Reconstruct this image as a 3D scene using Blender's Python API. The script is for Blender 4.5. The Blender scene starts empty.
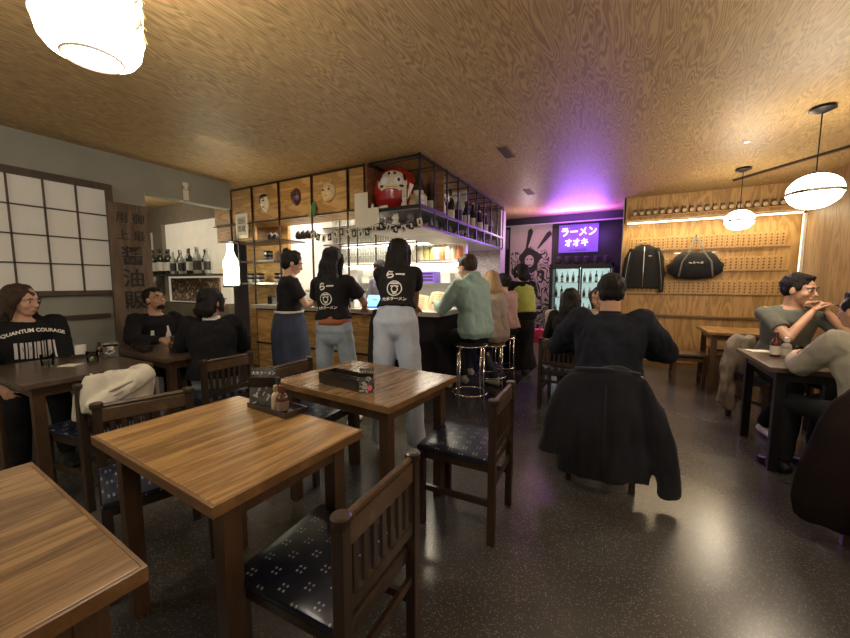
import bpy, bmesh, math, random
from mathutils import Vector as V, Matrix, noise, Euler
from mathutils.bvhtree import BVHTree
random.seed(7)
S = bpy.context.scene
COL = S.collection
PI = math.pi
# ---------------------------------------------------------------- camera
CAM_H = 1.32
FPX = 360.0
cd = bpy.data.cameras.new('camera'); cam = bpy.data.objects.new('camera', cd); COL.objects.link(cam)
cd.sensor_width = 36.0; cd.lens = 36.0 * FPX / 850.0; cd.clip_start = 0.02; cd.clip_end = 60
cam.location = (0, 0, CAM_H)
cam.rotation_euler = (PI/2 - math.atan(36/360.0), 0, math.radians(28.4))
S.camera = cam
# ---------------------------------------------------------------- world, exposure
W = bpy.data.worlds.new('world'); S.world = W; W.use_nodes = True
W.node_tree.nodes['Background'].inputs[0].default_value = (1.0, 0.8, 0.6, 1)
W.node_tree.nodes['Background'].inputs[1].default_value = 0.02
S.view_settings.view_transform = 'Standard'; S.view_settings.look = 'None'
S.view_settings.gamma = 1; S.view_settings.exposure = 0.52
S.view_settings.use_curve_mapping = False
S.cycles.transparent_max_bounces = 40; S.cycles.max_bounces = 10
# ---------------------------------------------------------------- lights
def lamp(kind, name, loc, energy, color, size=0.2, rot=None, size_y=None, spot=None, blend=.5):
    l = bpy.data.lights.new(name, kind); l.energy = energy; l.color = color
    if kind == 'AREA':
        l.size = size
        if size_y: l.shape = 'RECTANGLE'; l.size_y = size_y
    elif kind == 'POINT' : l.shadow_soft_size = size
    elif kind == 'SPOT':
        l.shadow_soft_size = size; l.spot_size = spot; l.spot_blend = blend
    o = bpy.data.objects.new(name, l); COL.objects.link(o); o.location = loc
    if rot: o.rotation_euler = rot
    return o
WARM = (1.0, .80, .58); NEUT = (1.0, .90, .76)
KM = 1.0
# light of the ceiling lamps, the unseen ones added to brighten the room (lanterns and globes built further down)
lamp('POINT', 'lantern_light', (-1.67, .66, 1.98), 15*KM, NEUT, .14)
lamp('POINT', 'lantern_light', (-1.67, -1.9, 1.98), 11*KM, NEUT, .14)
lamp('POINT', 'lantern_light', (-3.3, -1.2, 1.98), 11*KM, NEUT, .14)
lamp('POINT', 'globe_light', (1.24, 3.82, 1.80), 7*KM, WARM, .12)
lamp('POINT', 'globe_light', (1.15, 5.37, 1.84), 7*KM, WARM, .12)
lamp('POINT', 'globe_light', (1.24, 1.9, 1.80), 5*KM, WARM, .12)
lamp('POINT', 'globe_light', (1.24, -.2, 1.80), 8*KM, WARM, .12)
# added spots without fixtures: over the front tables and over the dark floor
for (x, y, e) in ((-1.1, 1.5, 9), (-.6, 2.9, 6), (.55, 4.4, 12), (-2.6, 2.35, 12), (-.25, 3.2, 8)):
    lamp('SPOT', 'added_spot', (x, y, 2.57), e*KM, WARM, .05, (0, 0, 0), spot=math.radians(95), blend=.8)
lamp('SPOT', 'cabinet_wash', (-3.3, 1.9, 2.56), 16*KM, (1, .78, .45), .06, (math.radians(62), 0, math.radians(8)), spot=math.radians(95), blend=.9)  # added spot that brightens the cabinet fronts, no fixture there
lamp('SPOT', 'added_spot', (-3.75, 2.6, 1.9), 3*KM, (1, .8, .42), .06, (math.radians(180), 0, 0), spot=math.radians(120), blend=1)  # added spot aimed upwards for a glow on the ceiling, no fixture
# kitchen: bright neutral strips under the canopy and over the back shelves
lamp('AREA', 'kitchen_strip_light', (-3.3, 4.1, 2.5), 32*KM, (1, .93, .82), 2.2, (0, 0, 0), .3)
lamp('AREA', 'kitchen_strip_light', (-2.25, 4.7, 1.82), 16*KM, (1, .93, .82), .25, (0, 0, 0), 2.6)
lamp('AREA', 'counter_strip_light', (-3.3, 3.45, 2.08), 10*KM, (1, .85, .6), 2.2, (0, 0, 0), .1)
lamp('AREA', 'menu_spot_light', (-1.95, 3.5, 1.84), 9*KM, (1, .86, .6), .5, (0, 0, 0), .3)
# purple neon
lamp('AREA', 'neon_glow', (-.75, 6.95, 2.42), 34*KM, (.36, .10, 1.0), .9, (PI, 0, 0), .12)
lamp('AREA', 'neon_glow', (-.7, 7.12, 2.15), 16*KM, (.40, .16, 1.0), .7, (PI/2, 0, PI), .4)
lamp('POINT', 'neon_glow', (-.35, 7.2, 2.2), 3.5*KM, (.36, .14, 1.0), .12)
# added fill for the back corner near the mural, no fixture there
lamp('POINT', 'mural_fill', (-1.5, 6.6, 2.2), 7*KM, (1, .72, .75), .1)
# led strip on the plaque wall
lamp('AREA', 'led_strip_light', (1.0, 6.5, 2.235), 11*KM, (1, .80, .50), 1.95, (math.radians(-18), 0, 0), .05)
lamp('AREA', 'led_strip_light', (2.0, 6.6, 1.6), .6*KM, (1, .76, .4), .05, (math.radians(-90), 0, 0), 1.2)
# passage behind the left wall
lamp('POINT', 'passage_light', (-6.2, 2.4, 2.2), 12*KM, NEUT, .15)
# fridge
lamp('AREA', 'fridge_light', (-.66, 7.5, 1.62), 5*KM, (.75, .95, 1), .7, (0, 0, 0), .3)

# ---------------------------------------------------------------- materials
MATS = {}
def nodes(m): return m.node_tree.nodes, m.node_tree.links
def mat(name, col, rough=.5, metal=0, var=0, vscale=8, emit=None, es=0, bump=0, bscale=60, spec=None, alpha=None, trans=0, stretch=None, coat=0, sheen=0, ior=None):
    if name in MATS: return MATS[name]
    m = bpy.data.materials.new(name); m.use_nodes = True
    n, l = nodes(m); b = n['Principled BSDF']
    b.inputs['Base Color'].default_value = (*col, 1); b.inputs['Roughness'].default_value = rough
    b.inputs['Metallic'].default_value = metal
    if spec is not None: b.inputs['Specular IOR Level'].default_value = spec
    if trans: b.inputs['Transmission Weight'].default_value = trans
    if ior: b.inputs['IOR'].default_value = ior
    if coat: b.inputs['Coat Weight'].default_value = coat; b.inputs['Coat Roughness'].default_value = .15
    if sheen: b.inputs['Sheen Weight'].default_value = sheen
    if emit: b.inputs['Emission Color'].default_value = (*emit, 1); b.inputs['Emission Strength'].default_value = es
    tc = n.new('ShaderNodeTexCoord'); mp = n.new('ShaderNodeMapping'); l.new(tc.outputs['Object'], mp.inputs[0])
    if stretch: mp.inputs['Scale'].default_value = stretch
    nz = n.new('ShaderNodeTexNoise'); nz.inputs['Scale'].default_value = vscale; nz.inputs['Detail'].default_value = 5
    l.new(mp.outputs[0], nz.inputs['Vector'])
    v = var if var else .06
    rp = n.new('ShaderNodeValToRGB')
    rp.color_ramp.elements[0].position = .3; rp.color_ramp.elements[1].position = .7
    rp.color_ramp.elements[0].color = (*[max(0, c*(1-v)) for c in col], 1)
    rp.color_ramp.elements[1].color = (*[min(1, c*(1+v)) for c in col], 1)
    l.new(nz.outputs['Fac'], rp.inputs[0]); l.new(rp.outputs[0], b.inputs['Base Color'])
    if bump:
        n2 = n.new('ShaderNodeTexNoise'); n2.inputs['Scale'].default_value = bscale; n2.inputs['Detail'].default_value = 3
        l.new(mp.outputs[0], n2.inputs['Vector'])
        bp = n.new('ShaderNodeBump'); bp.inputs['Strength'].default_value = bump; bp.inputs['Distance'].default_value = .01
        l.new(n2.outputs['Fac'], bp.inputs['Height']); l.new(bp.outputs[0], b.inputs['Normal'])
    MATS[name] = m
    return m
def grain(name, c1, c2, rough=.45, scale=(1, 6, 6), freq=30, dist=.5, planks=None, coat=0, bump=.15, fine=.25, sat=None):
    """wood: rings of a stretched noise field plus fine fibre; planks=(axis, width)"""
    if name in MATS: return MATS[name]
    m = bpy.data.materials.new(name); m.use_nodes = True
    n, l = nodes(m); b = n['Principled BSDF']; b.inputs['Roughness'].default_value = rough
    if coat: b.inputs['Coat Weight'].default_value = coat; b.inputs['Coat Roughness'].default_value = .2
    tc = n.new('ShaderNodeTexCoord'); mp = n.new('ShaderNodeMapping'); mp.inputs['Scale'].default_value = scale
    vec = tc.outputs['Object']
    if planks:
        ax, w = planks
        sx = n.new('ShaderNodeSeparateXYZ'); l.new(vec, sx.inputs[0])
        d = n.new('ShaderNodeMath'); d.operation = 'DIVIDE'; l.new(sx.outputs[ax], d.inputs[0]); d.inputs[1].default_value = w
        fl = n.new('ShaderNodeMath'); fl.operation = 'FLOOR'; l.new(d.outputs[0], fl.inputs[0])
        wn = n.new('ShaderNodeTexWhiteNoise'); wn.noise_dimensions = '1D'; l.new(fl.outputs[0], wn.inputs['W'])
        va = n.new('ShaderNodeVectorMath'); va.operation = 'MULTIPLY_ADD'
        l.new(wn.outputs['Color'], va.inputs[0]); va.inputs[1].default_value = (3, 3, 3); l.new(vec, va.inputs[2])
        vec = va.outputs[0]
    l.new(vec, mp.inputs[0])
    nz = n.new('ShaderNodeTexNoise'); nz.inputs['Scale'].default_value = 1.0; nz.inputs['Detail'].default_value = 2; nz.inputs['Distortion'].default_value = dist
    l.new(mp.outputs[0], nz.inputs['Vector'])
    mu = n.new('ShaderNodeMath'); mu.operation = 'MULTIPLY'; mu.inputs[1].default_value = freq; l.new(nz.outputs['Fac'], mu.inputs[0])
    sn = n.new('ShaderNodeMath'); sn.operation = 'SINE'; l.new(mu.outputs[0], sn.inputs[0])
    mr = n.new('ShaderNodeMapRange'); mr.inputs[1].default_value = -1; mr.inputs[2].default_value = 1; l.new(sn.outputs[0], mr.inputs[0])
    mp2 = n.new('ShaderNodeMapping'); mp2.inputs['Scale'].default_value = tuple(s*14 for s in scale); l.new(vec, mp2.inputs[0])
    fz = n.new('ShaderNodeTexNoise'); fz.inputs['Scale'].default_value = 1; fz.inputs['Detail'].default_value = 3; l.new(mp2.outputs[0], fz.inputs['Vector'])
    mx = n.new('ShaderNodeMix'); mx.data_type = 'FLOAT'; mx.inputs[0].default_value = fine + .25
    l.new(mr.outputs[0], mx.inputs[2]); l.new(fz.outputs['Fac'], mx.inputs[3])
    rp = n.new('ShaderNodeValToRGB'); e = rp.color_ramp.elements
    e[0].position = .12; e[1].position = .72; e[0].color = (*c1, 1); e[1].color = (*c2, 1)
    l.new(mx.outputs[0], rp.inputs[0])
    out = rp.outputs[0]
    if planks:
        hs = n.new('ShaderNodeHueSaturation'); l.new(out, hs.inputs['Color'])
        r2 = n.new('ShaderNodeMapRange'); r2.inputs[3].default_value = .78; r2.inputs[4].default_value = 1.16; l.new(wn.outputs['Value'], r2.inputs[0])
        l.new(r2.outputs[0], hs.inputs['Value']); out = hs.outputs[0]
    l.new(out, b.inputs['Base Color'])
    bp = n.new('ShaderNodeBump'); bp.inputs['Strength'].default_value = bump; bp.inputs['Distance'].default_value = .003
    l.new(mx.outputs[0], bp.inputs['Height']); l.new(bp.outputs[0], b.inputs['Normal'])
    MATS[name] = m
    return m
def emat(name, col, s):
    if name in MATS: return MATS[name]
    m = mat(name, col, .6, emit=col, es=s); return m
def glass(name, col=(1, 1, 1), rough=.02, mix=.25):
    """thin clear glass: mostly transparent, some gloss"""
    if name in MATS: return MATS[name]
    m = bpy.data.materials.new(name); m.use_nodes = True; n, l = nodes(m)
    for x in list(n):
        if x.type == 'BSDF_PRINCIPLED': n.remove(x)
    tr = n.new('ShaderNodeBsdfTransparent'); tr.inputs[0].default_value = (*col, 1)
    gl = n.new('ShaderNodeBsdfGlossy'); gl.inputs['Roughness'].default_value = rough
    fr = n.new('ShaderNodeLayerWeight'); fr.inputs[0].default_value = mix
    mx = n.new('ShaderNodeMixShader'); l.new(fr.outputs['Fresnel'], mx.inputs[0]); l.new(tr.outputs[0], mx.inputs[1]); l.new(gl.outputs[0], mx.inputs[2])
    l.new(mx.outputs[0], n['Material Output'].inputs[0]); MATS[name] = m
    return m

M_ceil = grain('ceiling_plywood', (.25, .155, .060), (.52, .345, .150), .5, (11, 1.3, 4), 120, .4, bump=.3, fine=.22)
M_ply = grain('honey_plywood', (.30, .16, .045), (.56, .33, .12), .5, (1.2, 1.2, 7), 34, 1.0)
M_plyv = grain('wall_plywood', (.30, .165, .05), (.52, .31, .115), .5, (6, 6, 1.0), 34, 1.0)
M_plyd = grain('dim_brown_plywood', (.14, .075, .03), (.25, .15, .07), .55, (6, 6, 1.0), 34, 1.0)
M_top = grain('oak_worktop', (.15, .075, .022), (.40, .225, .075), .33, (16, 1.6, 9), 22, .6, planks=(0, .045), coat=.25, fine=.3)
M_top2 = grain('oak_worktop_brown', (.14, .08, .033), (.30, .185, .085), .27, (16, 1.6, 9), 22, .6, planks=(0, .045), coat=.35, fine=.3)
M_topdk = grain('dark_table_wood', (.05, .032, .02), (.09, .06, .04), .3, (1.2, 9, 9), 14, .6, coat=.3)
M_edge = grain('table_edge_wood', (.13, .065, .024), (.24, .13, .05), .35, (9, 9, 9), 8, .4, coat=.3)
M_leg = grain('stained_leg_wood', (.05, .026, .013), (.12, .062, .03), .42, (12, 12, 1.2), 10, .4)
M_chair = grain('dark_chair_wood', (.022, .013, .008), (.06, .035, .02), .38, (12, 12, 1.2), 10, .4, coat=.2)
M_rail = grain('paler_rail_wood', (.06, .036, .02), (.14, .085, .045), .35, (12, 3, 12), 10, .4, coat=.3)  # paler than the rest of the chair wood
M_greywall = mat('grey_plaster', (.27, .265, .225), .8, var=.08, vscale=3, bump=.1)
M_shoji = mat('shoji_paper', (.50, .46, .38), .85, var=.03, vscale=5, emit=(1, .9, .75), es=.07)  # weak emission brightens the paper in place of light falling on it
M_lattice = grain('lattice_wood', (.04, .026, .016), (.09, .06, .035), .5, (8, 8, 2), 10)
M_signwood = grain('signboard_wood', (.07, .045, .028), (.14, .095, .06), .65, (10, 10, 1), 24, .8)
M_ink = mat('black_ink', (.012, .010, .009), .7)
M_black = mat('black_metal', (.015, .014, .015), .4, metal=.3)
M_blackw = mat('black_wall_paint', (.016, .013, .02), .5)
M_steel = mat('brushed_steel', (.55, .54, .52), .28, metal=.9)
M_chrome = mat('chrome', (.75, .75, .75), .1, metal=1)
M_white = mat('white_ceramic', (.75, .73, .68), .35)
M_paper = mat('white_paper', (.72, .68, .58), .8, var=.04)
M_tile = mat('white_tile', (.72, .70, .64), .3, var=.05, vscale=10)
M_glass = glass('clear_glass')
M_glassd = glass('glassware', (.93, .94, .93), .08, .12)
M_skin = mat('skin_light', (.52, .30, .20), .5, var=.08, vscale=14)
M_skin2 = mat('skin_tan', (.40, .22, .14), .5, var=.08, vscale=14)
M_tee = mat('black_cotton', (.014, .013, .014), .85, var=.2, bump=.2, bscale=120, spec=.2)
M_blackcl = mat('black_wool', (.012, .012, .014), .9, var=.2, bump=.3, bscale=150, spec=.15)
M_navy = mat('navy_coat_cloth', (.014, .016, .026), .9, var=.25, vscale=5, bump=.3, bscale=150, spec=.2)
M_jeans = mat('washed_blue_denim', (.30, .36, .42), .85, var=.18, vscale=9, bump=.25, bscale=150)
M_jeans2 = mat('pale_blue_denim', (.40, .46, .56), .85, var=.12, vscale=9, bump=.25, bscale=150)
M_denimdk = mat('indigo_denim', (.035, .045, .085), .85, var=.25, vscale=9, bump=.25, bscale=150)
M_hairbk = mat('black_hair', (.008, .006, .006), .55, var=.4, vscale=40, stretch=(6, 6, .6), bump=.7, bscale=60, spec=.25)
M_hairbr = mat('brown_hair', (.045, .026, .016), .55, spec=.25, var=.4, vscale=40, stretch=(6, 6, .6), bump=.5, bscale=60)
M_hairbl = mat('blonde_hair', (.34, .22, .11), .45, var=.35, vscale=40, stretch=(6, 6, .6), bump=.5, bscale=60)
M_eyew = mat('eye_white', (.7, .68, .64), .3)
M_iris = mat('dark_iris', (.03, .018, .012), .2)
M_lip = mat('lip', (.36, .15, .12), .5)

def seat_mat():
    m = bpy.data.materials.new('navy_flower_fabric'); m.use_nodes = True; n, l = nodes(m); b = n['Principled BSDF']
    b.inputs['Roughness'].default_value = .3
    tc = n.new('ShaderNodeTexCoord')
    def M(op, a, c=None, v=None):
        x = n.new('ShaderNodeVectorMath'); x.operation = op
        l.new(a, x.inputs[0])
        if c is not None: l.new(c, x.inputs[1])
        if v is not None: x.inputs[1].default_value = v
        return x
    sc = M('MULTIPLY', tc.outputs['Object'], v=(15, 15, 0))
    sp = n.new('ShaderNodeSeparateXYZ'); l.new(sc.outputs[0], sp.inputs[0])
    # stagger alternate rows
    fy = n.new('ShaderNodeMath'); fy.operation = 'FLOOR'; l.new(sp.outputs[1], fy.inputs[0])
    hf = n.new('ShaderNodeMath'); hf.operation = 'MULTIPLY_ADD'; l.new(fy.outputs[0], hf.inputs[0]); hf.inputs[1].default_value = .5; l.new(sp.outputs[0], hf.inputs[2])
    cb = n.new('ShaderNodeCombineXYZ'); l.new(hf.outputs[0], cb.inputs[0]); l.new(sp.outputs[1], cb.inputs[1])
    fr = M('FRACTION', cb.outputs[0]); ce = M('SUBTRACT', fr.outputs[0], v=(.5, .5, 0)); ab = M('ABSOLUTE', ce.outputs[0])
    q = M('SUBTRACT', ab.outputs[0], v=(.12, .12, 0)); ln = n.new('ShaderNodeVectorMath'); ln.operation = 'LENGTH'; l.new(q.outputs[0], ln.inputs[0])
    lt = n.new('ShaderNodeMath'); lt.operation = 'LESS_THAN'; lt.inputs[1].default_value = .06; l.new(ln.outputs['Value'], lt.inputs[0])
    mx = n.new('ShaderNodeMix'); mx.data_type = 'RGBA'; l.new(lt.outputs[0], mx.inputs[0])
    mx.inputs[6].default_value = (.012, .016, .032, 1); mx.inputs[7].default_value = (.30, .33, .40, 1)
    l.new(mx.outputs[2], b.inputs['Base Color'])
    return m
M_seat = seat_mat()
def floor_mat():
    m = bpy.data.materials.new('polished_concrete'); m.use_nodes = True; n, l = nodes(m); b = n['Principled BSDF']
    tc = n.new('ShaderNodeTexCoord')
    a = n.new('ShaderNodeTexNoise'); a.inputs['Scale'].default_value = 1.3; a.inputs['Detail'].default_value = 6; l.new(tc.outputs['Object'], a.inputs['Vector'])
    r = n.new('ShaderNodeValToRGB'); e = r.color_ramp.elements; e[0].position = .3; e[1].position = .75
    e[0].color = (.040, .039, .038, 1); e[1].color = (.080, .077, .073, 1); l.new(a.outputs['Fac'], r.inputs[0])
    v = n.new('ShaderNodeTexVoronoi'); v.inputs['Scale'].default_value = 125; l.new(tc.outputs['Object'], v.inputs['Vector'])
    sp = n.new('ShaderNodeMath'); sp.operation = 'LESS_THAN'; sp.inputs[1].default_value = .32; l.new(v.outputs['Distance'], sp.inputs[0])
    sx = n.new('ShaderNodeSeparateColor'); l.new(v.outputs['Color'], sx.inputs[0])
    g = n.new('ShaderNodeMath'); g.operation = 'GREATER_THAN'; g.inputs[1].default_value = .55; l.new(sx.outputs[0], g.inputs[0])
    mu = n.new('ShaderNodeMath'); mu.operation = 'MULTIPLY'; l.new(sp.outputs[0], mu.inputs[0]); l.new(g.outputs[0], mu.inputs[1])
    mx = n.new('ShaderNodeMix'); mx.data_type = 'RGBA'; l.new(mu.outputs[0], mx.inputs[0]); l.new(r.outputs[0], mx.inputs[6]); mx.inputs[7].default_value = (.18, .168, .15, 1)
    l.new(mx.outputs[2], b.inputs['Base Color'])
    rr = n.new('ShaderNodeMapRange'); rr.inputs[3].default_value = .17; rr.inputs[4].default_value = .33; l.new(a.outputs['Fac'], rr.inputs[0]); l.new(rr.outputs[0], b.inputs['Roughness'])
    return m
M_floor = floor_mat()

# ---------------------------------------------------------------- mesh helpers
class MB:
    def __init__(s): s.bm = bmesh.new()
    def box(s, x0, x1, y0, y1, z0, z1, bev=0, M=None):
        r = bmesh.ops.create_cube(s.bm, size=1); vs = r['verts']
        for v in vs:
            v.co = V((x0 + (v.co.x+.5)*(x1-x0), y0 + (v.co.y+.5)*(y1-y0), z0 + (v.co.z+.5)*(z1-z0)))
        if bev:
            es = list({e for v in vs for e in v.link_edges})
            q = bmesh.ops.bevel(s.bm, geom=es, offset=bev, segments=2, affect='EDGES', profile=.6)
            vs = list({v for f in q['faces'] for v in f.verts} | {v for v in vs if v.is_valid})
        if M is not None:
            for v in vs: v.co = M @ v.co
        return s
    def obox(s, c, size, M=None, bev=0, rot=(0, 0, 0)):
        T = Matrix.Translation(c) @ Euler(rot).to_matrix().to_4x4()
        if M is not None: T = M @ T
        a, b, c2 = [k/2 for k in size]
        return s.box(-a, a, -b, b, -c2, c2, bev, T)
    def tube(s, pts, rad, seg=10, ref=None, flat=True, close=False):
        """loft of ellipses along pts; rad entries r or (ra, rb); ref = direction of ra"""
        pts = [V(p) for p in pts]; n = len(pts); rings = []
        prev = None
        for i, p in enumerate(pts):
            d = (pts[min(i+1, n-1)] - pts[max(i-1, 0)])
            if close: d = pts[(i+1) % n] - pts[(i-1) % n]
            if d.length < 1e-9: d = V((0, 0, 1))
            d.normalize()
            r = rad[i] if isinstance(rad, (list, tuple)) and not isinstance(rad, tuple) else rad
            ra, rb = (r if isinstance(r, tuple) else (r, r))
            a = V(ref) if ref is not None else (prev if prev is not None else (V((1, 0, 0)) if abs(d.x) < .9 else V((0, 1, 0))))
            a = a - d*a.dot(d)
            if a.length < 1e-6: a = d.orthogonal()
            a.normalize(); prev = a
            b = d.cross(a)
            rings.append([s.bm.verts.new(p + a*ra*math.cos(2*PI*k/seg) + b*rb*math.sin(2*PI*k/seg)) for k in range(seg)])
        m = n if close else n-1
        for i in range(m):
            A, B = rings[i], rings[(i+1) % n]
            for k in range(seg): s.bm.faces.new((A[k], A[(k+1) % seg], B[(k+1) % seg], B[k]))
        if not close:
            s.bm.faces.new(rings[0][::-1]); s.bm.faces.new(rings[-1])
        return s
    def cap(s, p0, p1, r0, r1=None, seg=12):
        """tapered limb with rounded ends"""
        if r1 is None: r1 = r0
        p0 = V(p0); p1 = V(p1); d = (p1-p0)
        if d.length < 1e-6: return s
        d.normalize(); pts = []; rr = []
        for a in (-80, -50, -20): pts.append(p0 + d*r0*math.sin(math.radians(a))); rr.append(r0*math.cos(math.radians(a)))
        pts.append(p0.lerp(p1, .5)); rr.append((r0+r1)/2)
        for a in (20, 50, 80): pts.append(p1 + d*r1*math.sin(math.radians(a))); rr.append(r1*math.cos(math.radians(a)))
        return s.tube(pts, rr, seg)
    def ell(s, c, r, R=None, u=16, v=10):
        q = bmesh.ops.create_uvsphere(s.bm, u_segments=u, v_segments=v, radius=1)
        for w in q['verts']:
            p = V((w.co.x*r[0], w.co.y*r[1], w.co.z*r[2]))
            if R is not None: p = R @ p
            w.co = p + V(c)
        return s
    def lathe(s, prof, c=(0, 0, 0), seg=16, caps=True):
        rings = []
        for r, z in prof:
            rings.append([s.bm.verts.new((c[0]+max(r, 1e-4)*math.cos(2*PI*k/seg), c[1]+max(r, 1e-4)*math.sin(2*PI*k/seg), c[2]+z)) for k in range(seg)])
        for A, B in zip(rings, rings[1:]):
            for k in range(seg): s.bm.faces.new((A[k], A[(k+1) % seg], B[(k+1) % seg], B[k]))
        if caps:
            s.bm.faces.new(rings[0][::-1]); s.bm.faces.new(rings[-1])
        return s
    def prism(s, pts, h, M):
        """outline pts in 2D extruded by h along local z, placed by M"""
        a = [s.bm.verts.new(M @ V((x, y, 0))) for x, y in pts]; b = [s.bm.verts.new(M @ V((x, y, h))) for x, y in pts]
        n = len(pts)
        try: s.bm.faces.new(a[::-1])
        except Exception: pass
        s.bm.faces.new(b)
        for i in range(n): s.bm.faces.new((a[i], a[(i+1) % n], b[(i+1) % n], b[i]))
        return s
    def build(s, name, material, parent=None, smooth=False, label=None, mod=None):
        bmesh.ops.recalc_face_normals(s.bm, faces=s.bm.faces)
        me = bpy.data.meshes.new(name); s.bm.to_mesh(me); s.bm.free()
        if smooth:
            for p in me.polygons: p.use_smooth = True
            if smooth == 'auto':
                try: me.set_sharp_from_angle(angle=math.radians(40))
                except Exception: pass
        o = bpy.data.objects.new(name, me); COL.objects.link(o)
        if material: me.materials.append(material)
        if parent is not None: o.parent = parent
        if label: o['label'] = label
        return o
def tag(o, label, cat, group=None, kind=None):
    o['label'] = label; o['category'] = cat
    if group: o['group'] = group
    if kind: o['kind'] = kind
    return o
def struct(o, label=None):
    o['kind'] = 'structure'
    if label: o['label'] = label
    return o
def thing(name, label, cat, loc=(0, 0, 0), rz=0, group=None):
    o = bpy.data.objects.new(name, None); COL.objects.link(o); o.empty_display_size = .05
    o.location = loc; o.rotation_euler = (0, 0, rz)
    return tag(o, label, cat, group)
def dup(root, loc=None, rz=None, label=None, group=None, scale=None):
    r = root.copy(); COL.objects.link(r)
    if loc is not None: r.location = loc
    if rz is not None: r.rotation_euler = (0, 0, rz)
    if scale is not None: r.scale = scale
    if label: r['label'] = label
    if group: r['group'] = group
    for ch in list(root.children):
        c = ch.copy(); COL.objects.link(c); c.parent = r
        for g in list(ch.children):
            d = g.copy(); COL.objects.link(d); d.parent = c
    return r
def remesh(o, voxel, smooth=3, wr=0, wfreq=14, seed=0, wstretch=(1, 1, 1)):
    m = o.modifiers.new('r', 'REMESH'); m.mode = 'VOXEL'; m.voxel_size = voxel; m.use_smooth_shade = True
    if smooth:
        k = o.modifiers.new('s', 'SMOOTH'); k.factor = .5; k.iterations = smooth
    bpy.context.view_layer.update()
    dg = bpy.context.evaluated_depsgraph_get()
    me = bpy.data.meshes.new_from_object(o.evaluated_get(dg))
    old = o.data; mats = list(old.materials); o.modifiers.clear(); o.data = me
    nm = old.name; bpy.data.meshes.remove(old); me.name = nm
    me.materials.clear()
    for q in mats: me.materials.append(q)
    if wr:
        ns = [v.normal.copy() for v in me.vertices]
        off = V((seed*3.1, seed*1.7, seed*.9))
        for v, nn in zip(me.vertices, ns):
            p = V((v.co.x*wstretch[0], v.co.y*wstretch[1], v.co.z*wstretch[2]))
            t = noise.noise(p*wfreq + off) + .5*noise.noise(p*wfreq*2.3 + off)
            t = t if t < .1 else .1 + (t-.1)*.6
            v.co = v.co + nn*(t*wr)
    for p in me.polygons: p.use_smooth = True
    return o
def text_mesh(body, size, depth=0.0, align='CENTER', bold=0.0, xs=1.0):
    c = bpy.data.curves.new('lettering', 'FONT'); c.body = body; c.size = size; c.align_x = align; c.align_y = 'CENTER'
    c.extrude = depth; c.offset = bold; c.resolution_u = 3
    o = bpy.data.objects.new('lettering', c); COL.objects.link(o)
    bpy.context.view_layer.update()
    me = bpy.data.meshes.new_from_object(o.evaluated_get(bpy.context.evaluated_depsgraph_get()))
    bpy.data.objects.remove(o); bpy.data.curves.remove(c)
    if xs != 1.0:
        for v in me.vertices: v.co.x *= xs
    return me
def text(body, size, name, material, M, parent=None, depth=.002, bold=0.0, xs=1.0, align='CENTER'):
    me = text_mesh(body, size, depth, align, bold, xs)
    me.transform(M); me.materials.clear(); me.materials.append(material); me.name = name
    o = bpy.data.objects.new(name, me); COL.objects.link(o)
    if parent is not None: o.parent = parent
    return o
def frameM(c, xdir, ydir):
    x = V(xdir).normalized(); y = V(ydir).normalized(); z = x.cross(y)
    return Matrix(((x.x, y.x, z.x, c[0]), (x.y, y.y, z.y, c[1]), (x.z, y.z, z.z, c[2]), (0, 0, 0, 1)))
# ================================================================ the room
CZ = 2.6
LX = -4.5; RX = 2.1; FY = 6.7; BY = 7.5
o = MB().box(-8.2, RX+.3, -3.2, BY+.5, -.1, 0).build('floor', M_floor); struct(o)
o = MB().box(-8.2, RX+.3, -3.2, BY+.5, CZ, CZ+.1).build('ceiling', M_ceil); struct(o)
struct(MB().box(LX-.14, LX, -3.1, 1.70, 0, CZ).box(LX-.14, LX, 1.70, 2.05, 0, CZ).box(LX-.14, LX, 2.05, 3.02, 2.27, CZ).build('wall_left', M_greywall))
struct(MB().box(-8.2, RX+.3, -3.2, -3.1, 0, CZ).build('wall_rear', M_greywall))
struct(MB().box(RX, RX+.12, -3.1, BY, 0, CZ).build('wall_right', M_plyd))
struct(MB().box(-6.0, RX, BY, BY+.12, 0, CZ).build('wall_back', M_blackw))
# plaque wall: a plywood box standing forward of the back wall, its bulkhead above
struct(MB().box(0.0, RX, FY, BY, 0, CZ).build('wall_partition', M_plyv))
struct(MB().box(0.02, RX, FY-.30, FY, 2.26, CZ, .004).build('trim_1', M_plyv))
struct(MB().box(-.012, .0, FY-.32, BY, 0, CZ).build('trim_2', mat('grey_side_panel', (.40, .36, .36), .6)))
struct(MB().box(0.0, RX, FY-.05, FY, .80, .835, .003).box(0, RX, FY-.02, FY, .0, .10).build('baseboard_back', grain('ledge_wood', (.14, .075, .03), (.26, .15, .06), .45, (1.2, 8, 8), 20)))
struct(MB().obox((1.75, 5.07, CZ-.012), (2.0, .035, .024), rot=(0, 0, math.atan2(-.53, .37))).build('trim_3', M_chair))
# passage behind the left wall
struct(MB().box(-8.2, -8.08, -3.1, BY, 0, CZ).build('wall_passage', M_greywall))
struct(MB().box(-8.1, LX-.14, 1.1, 1.2, 0, CZ).build('wall_passage_front', M_greywall))
pw = mat('taupe_wall_paint', (.22, .18, .13), .7, var=.08)
struct(MB().box(-8.1, -7.0, 3.4, 3.5, 0, CZ).box(-7.0, -5.25, 3.4, 3.5, 2.32, CZ).box(-7.0, -5.25, 3.4, 3.5, 0, 1.0).build('wall_passage_back', pw))
o = MB().box(-7.0, -5.25, 3.46, 3.5, 1.0, 2.32).build('wall_passage_recess', mat('glowing_cream_panel', (.62, .56, .44), .7, emit=(1, .88, .66), es=.22)); struct(o)  # weak glow put into the panel material, no lamp behind
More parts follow.
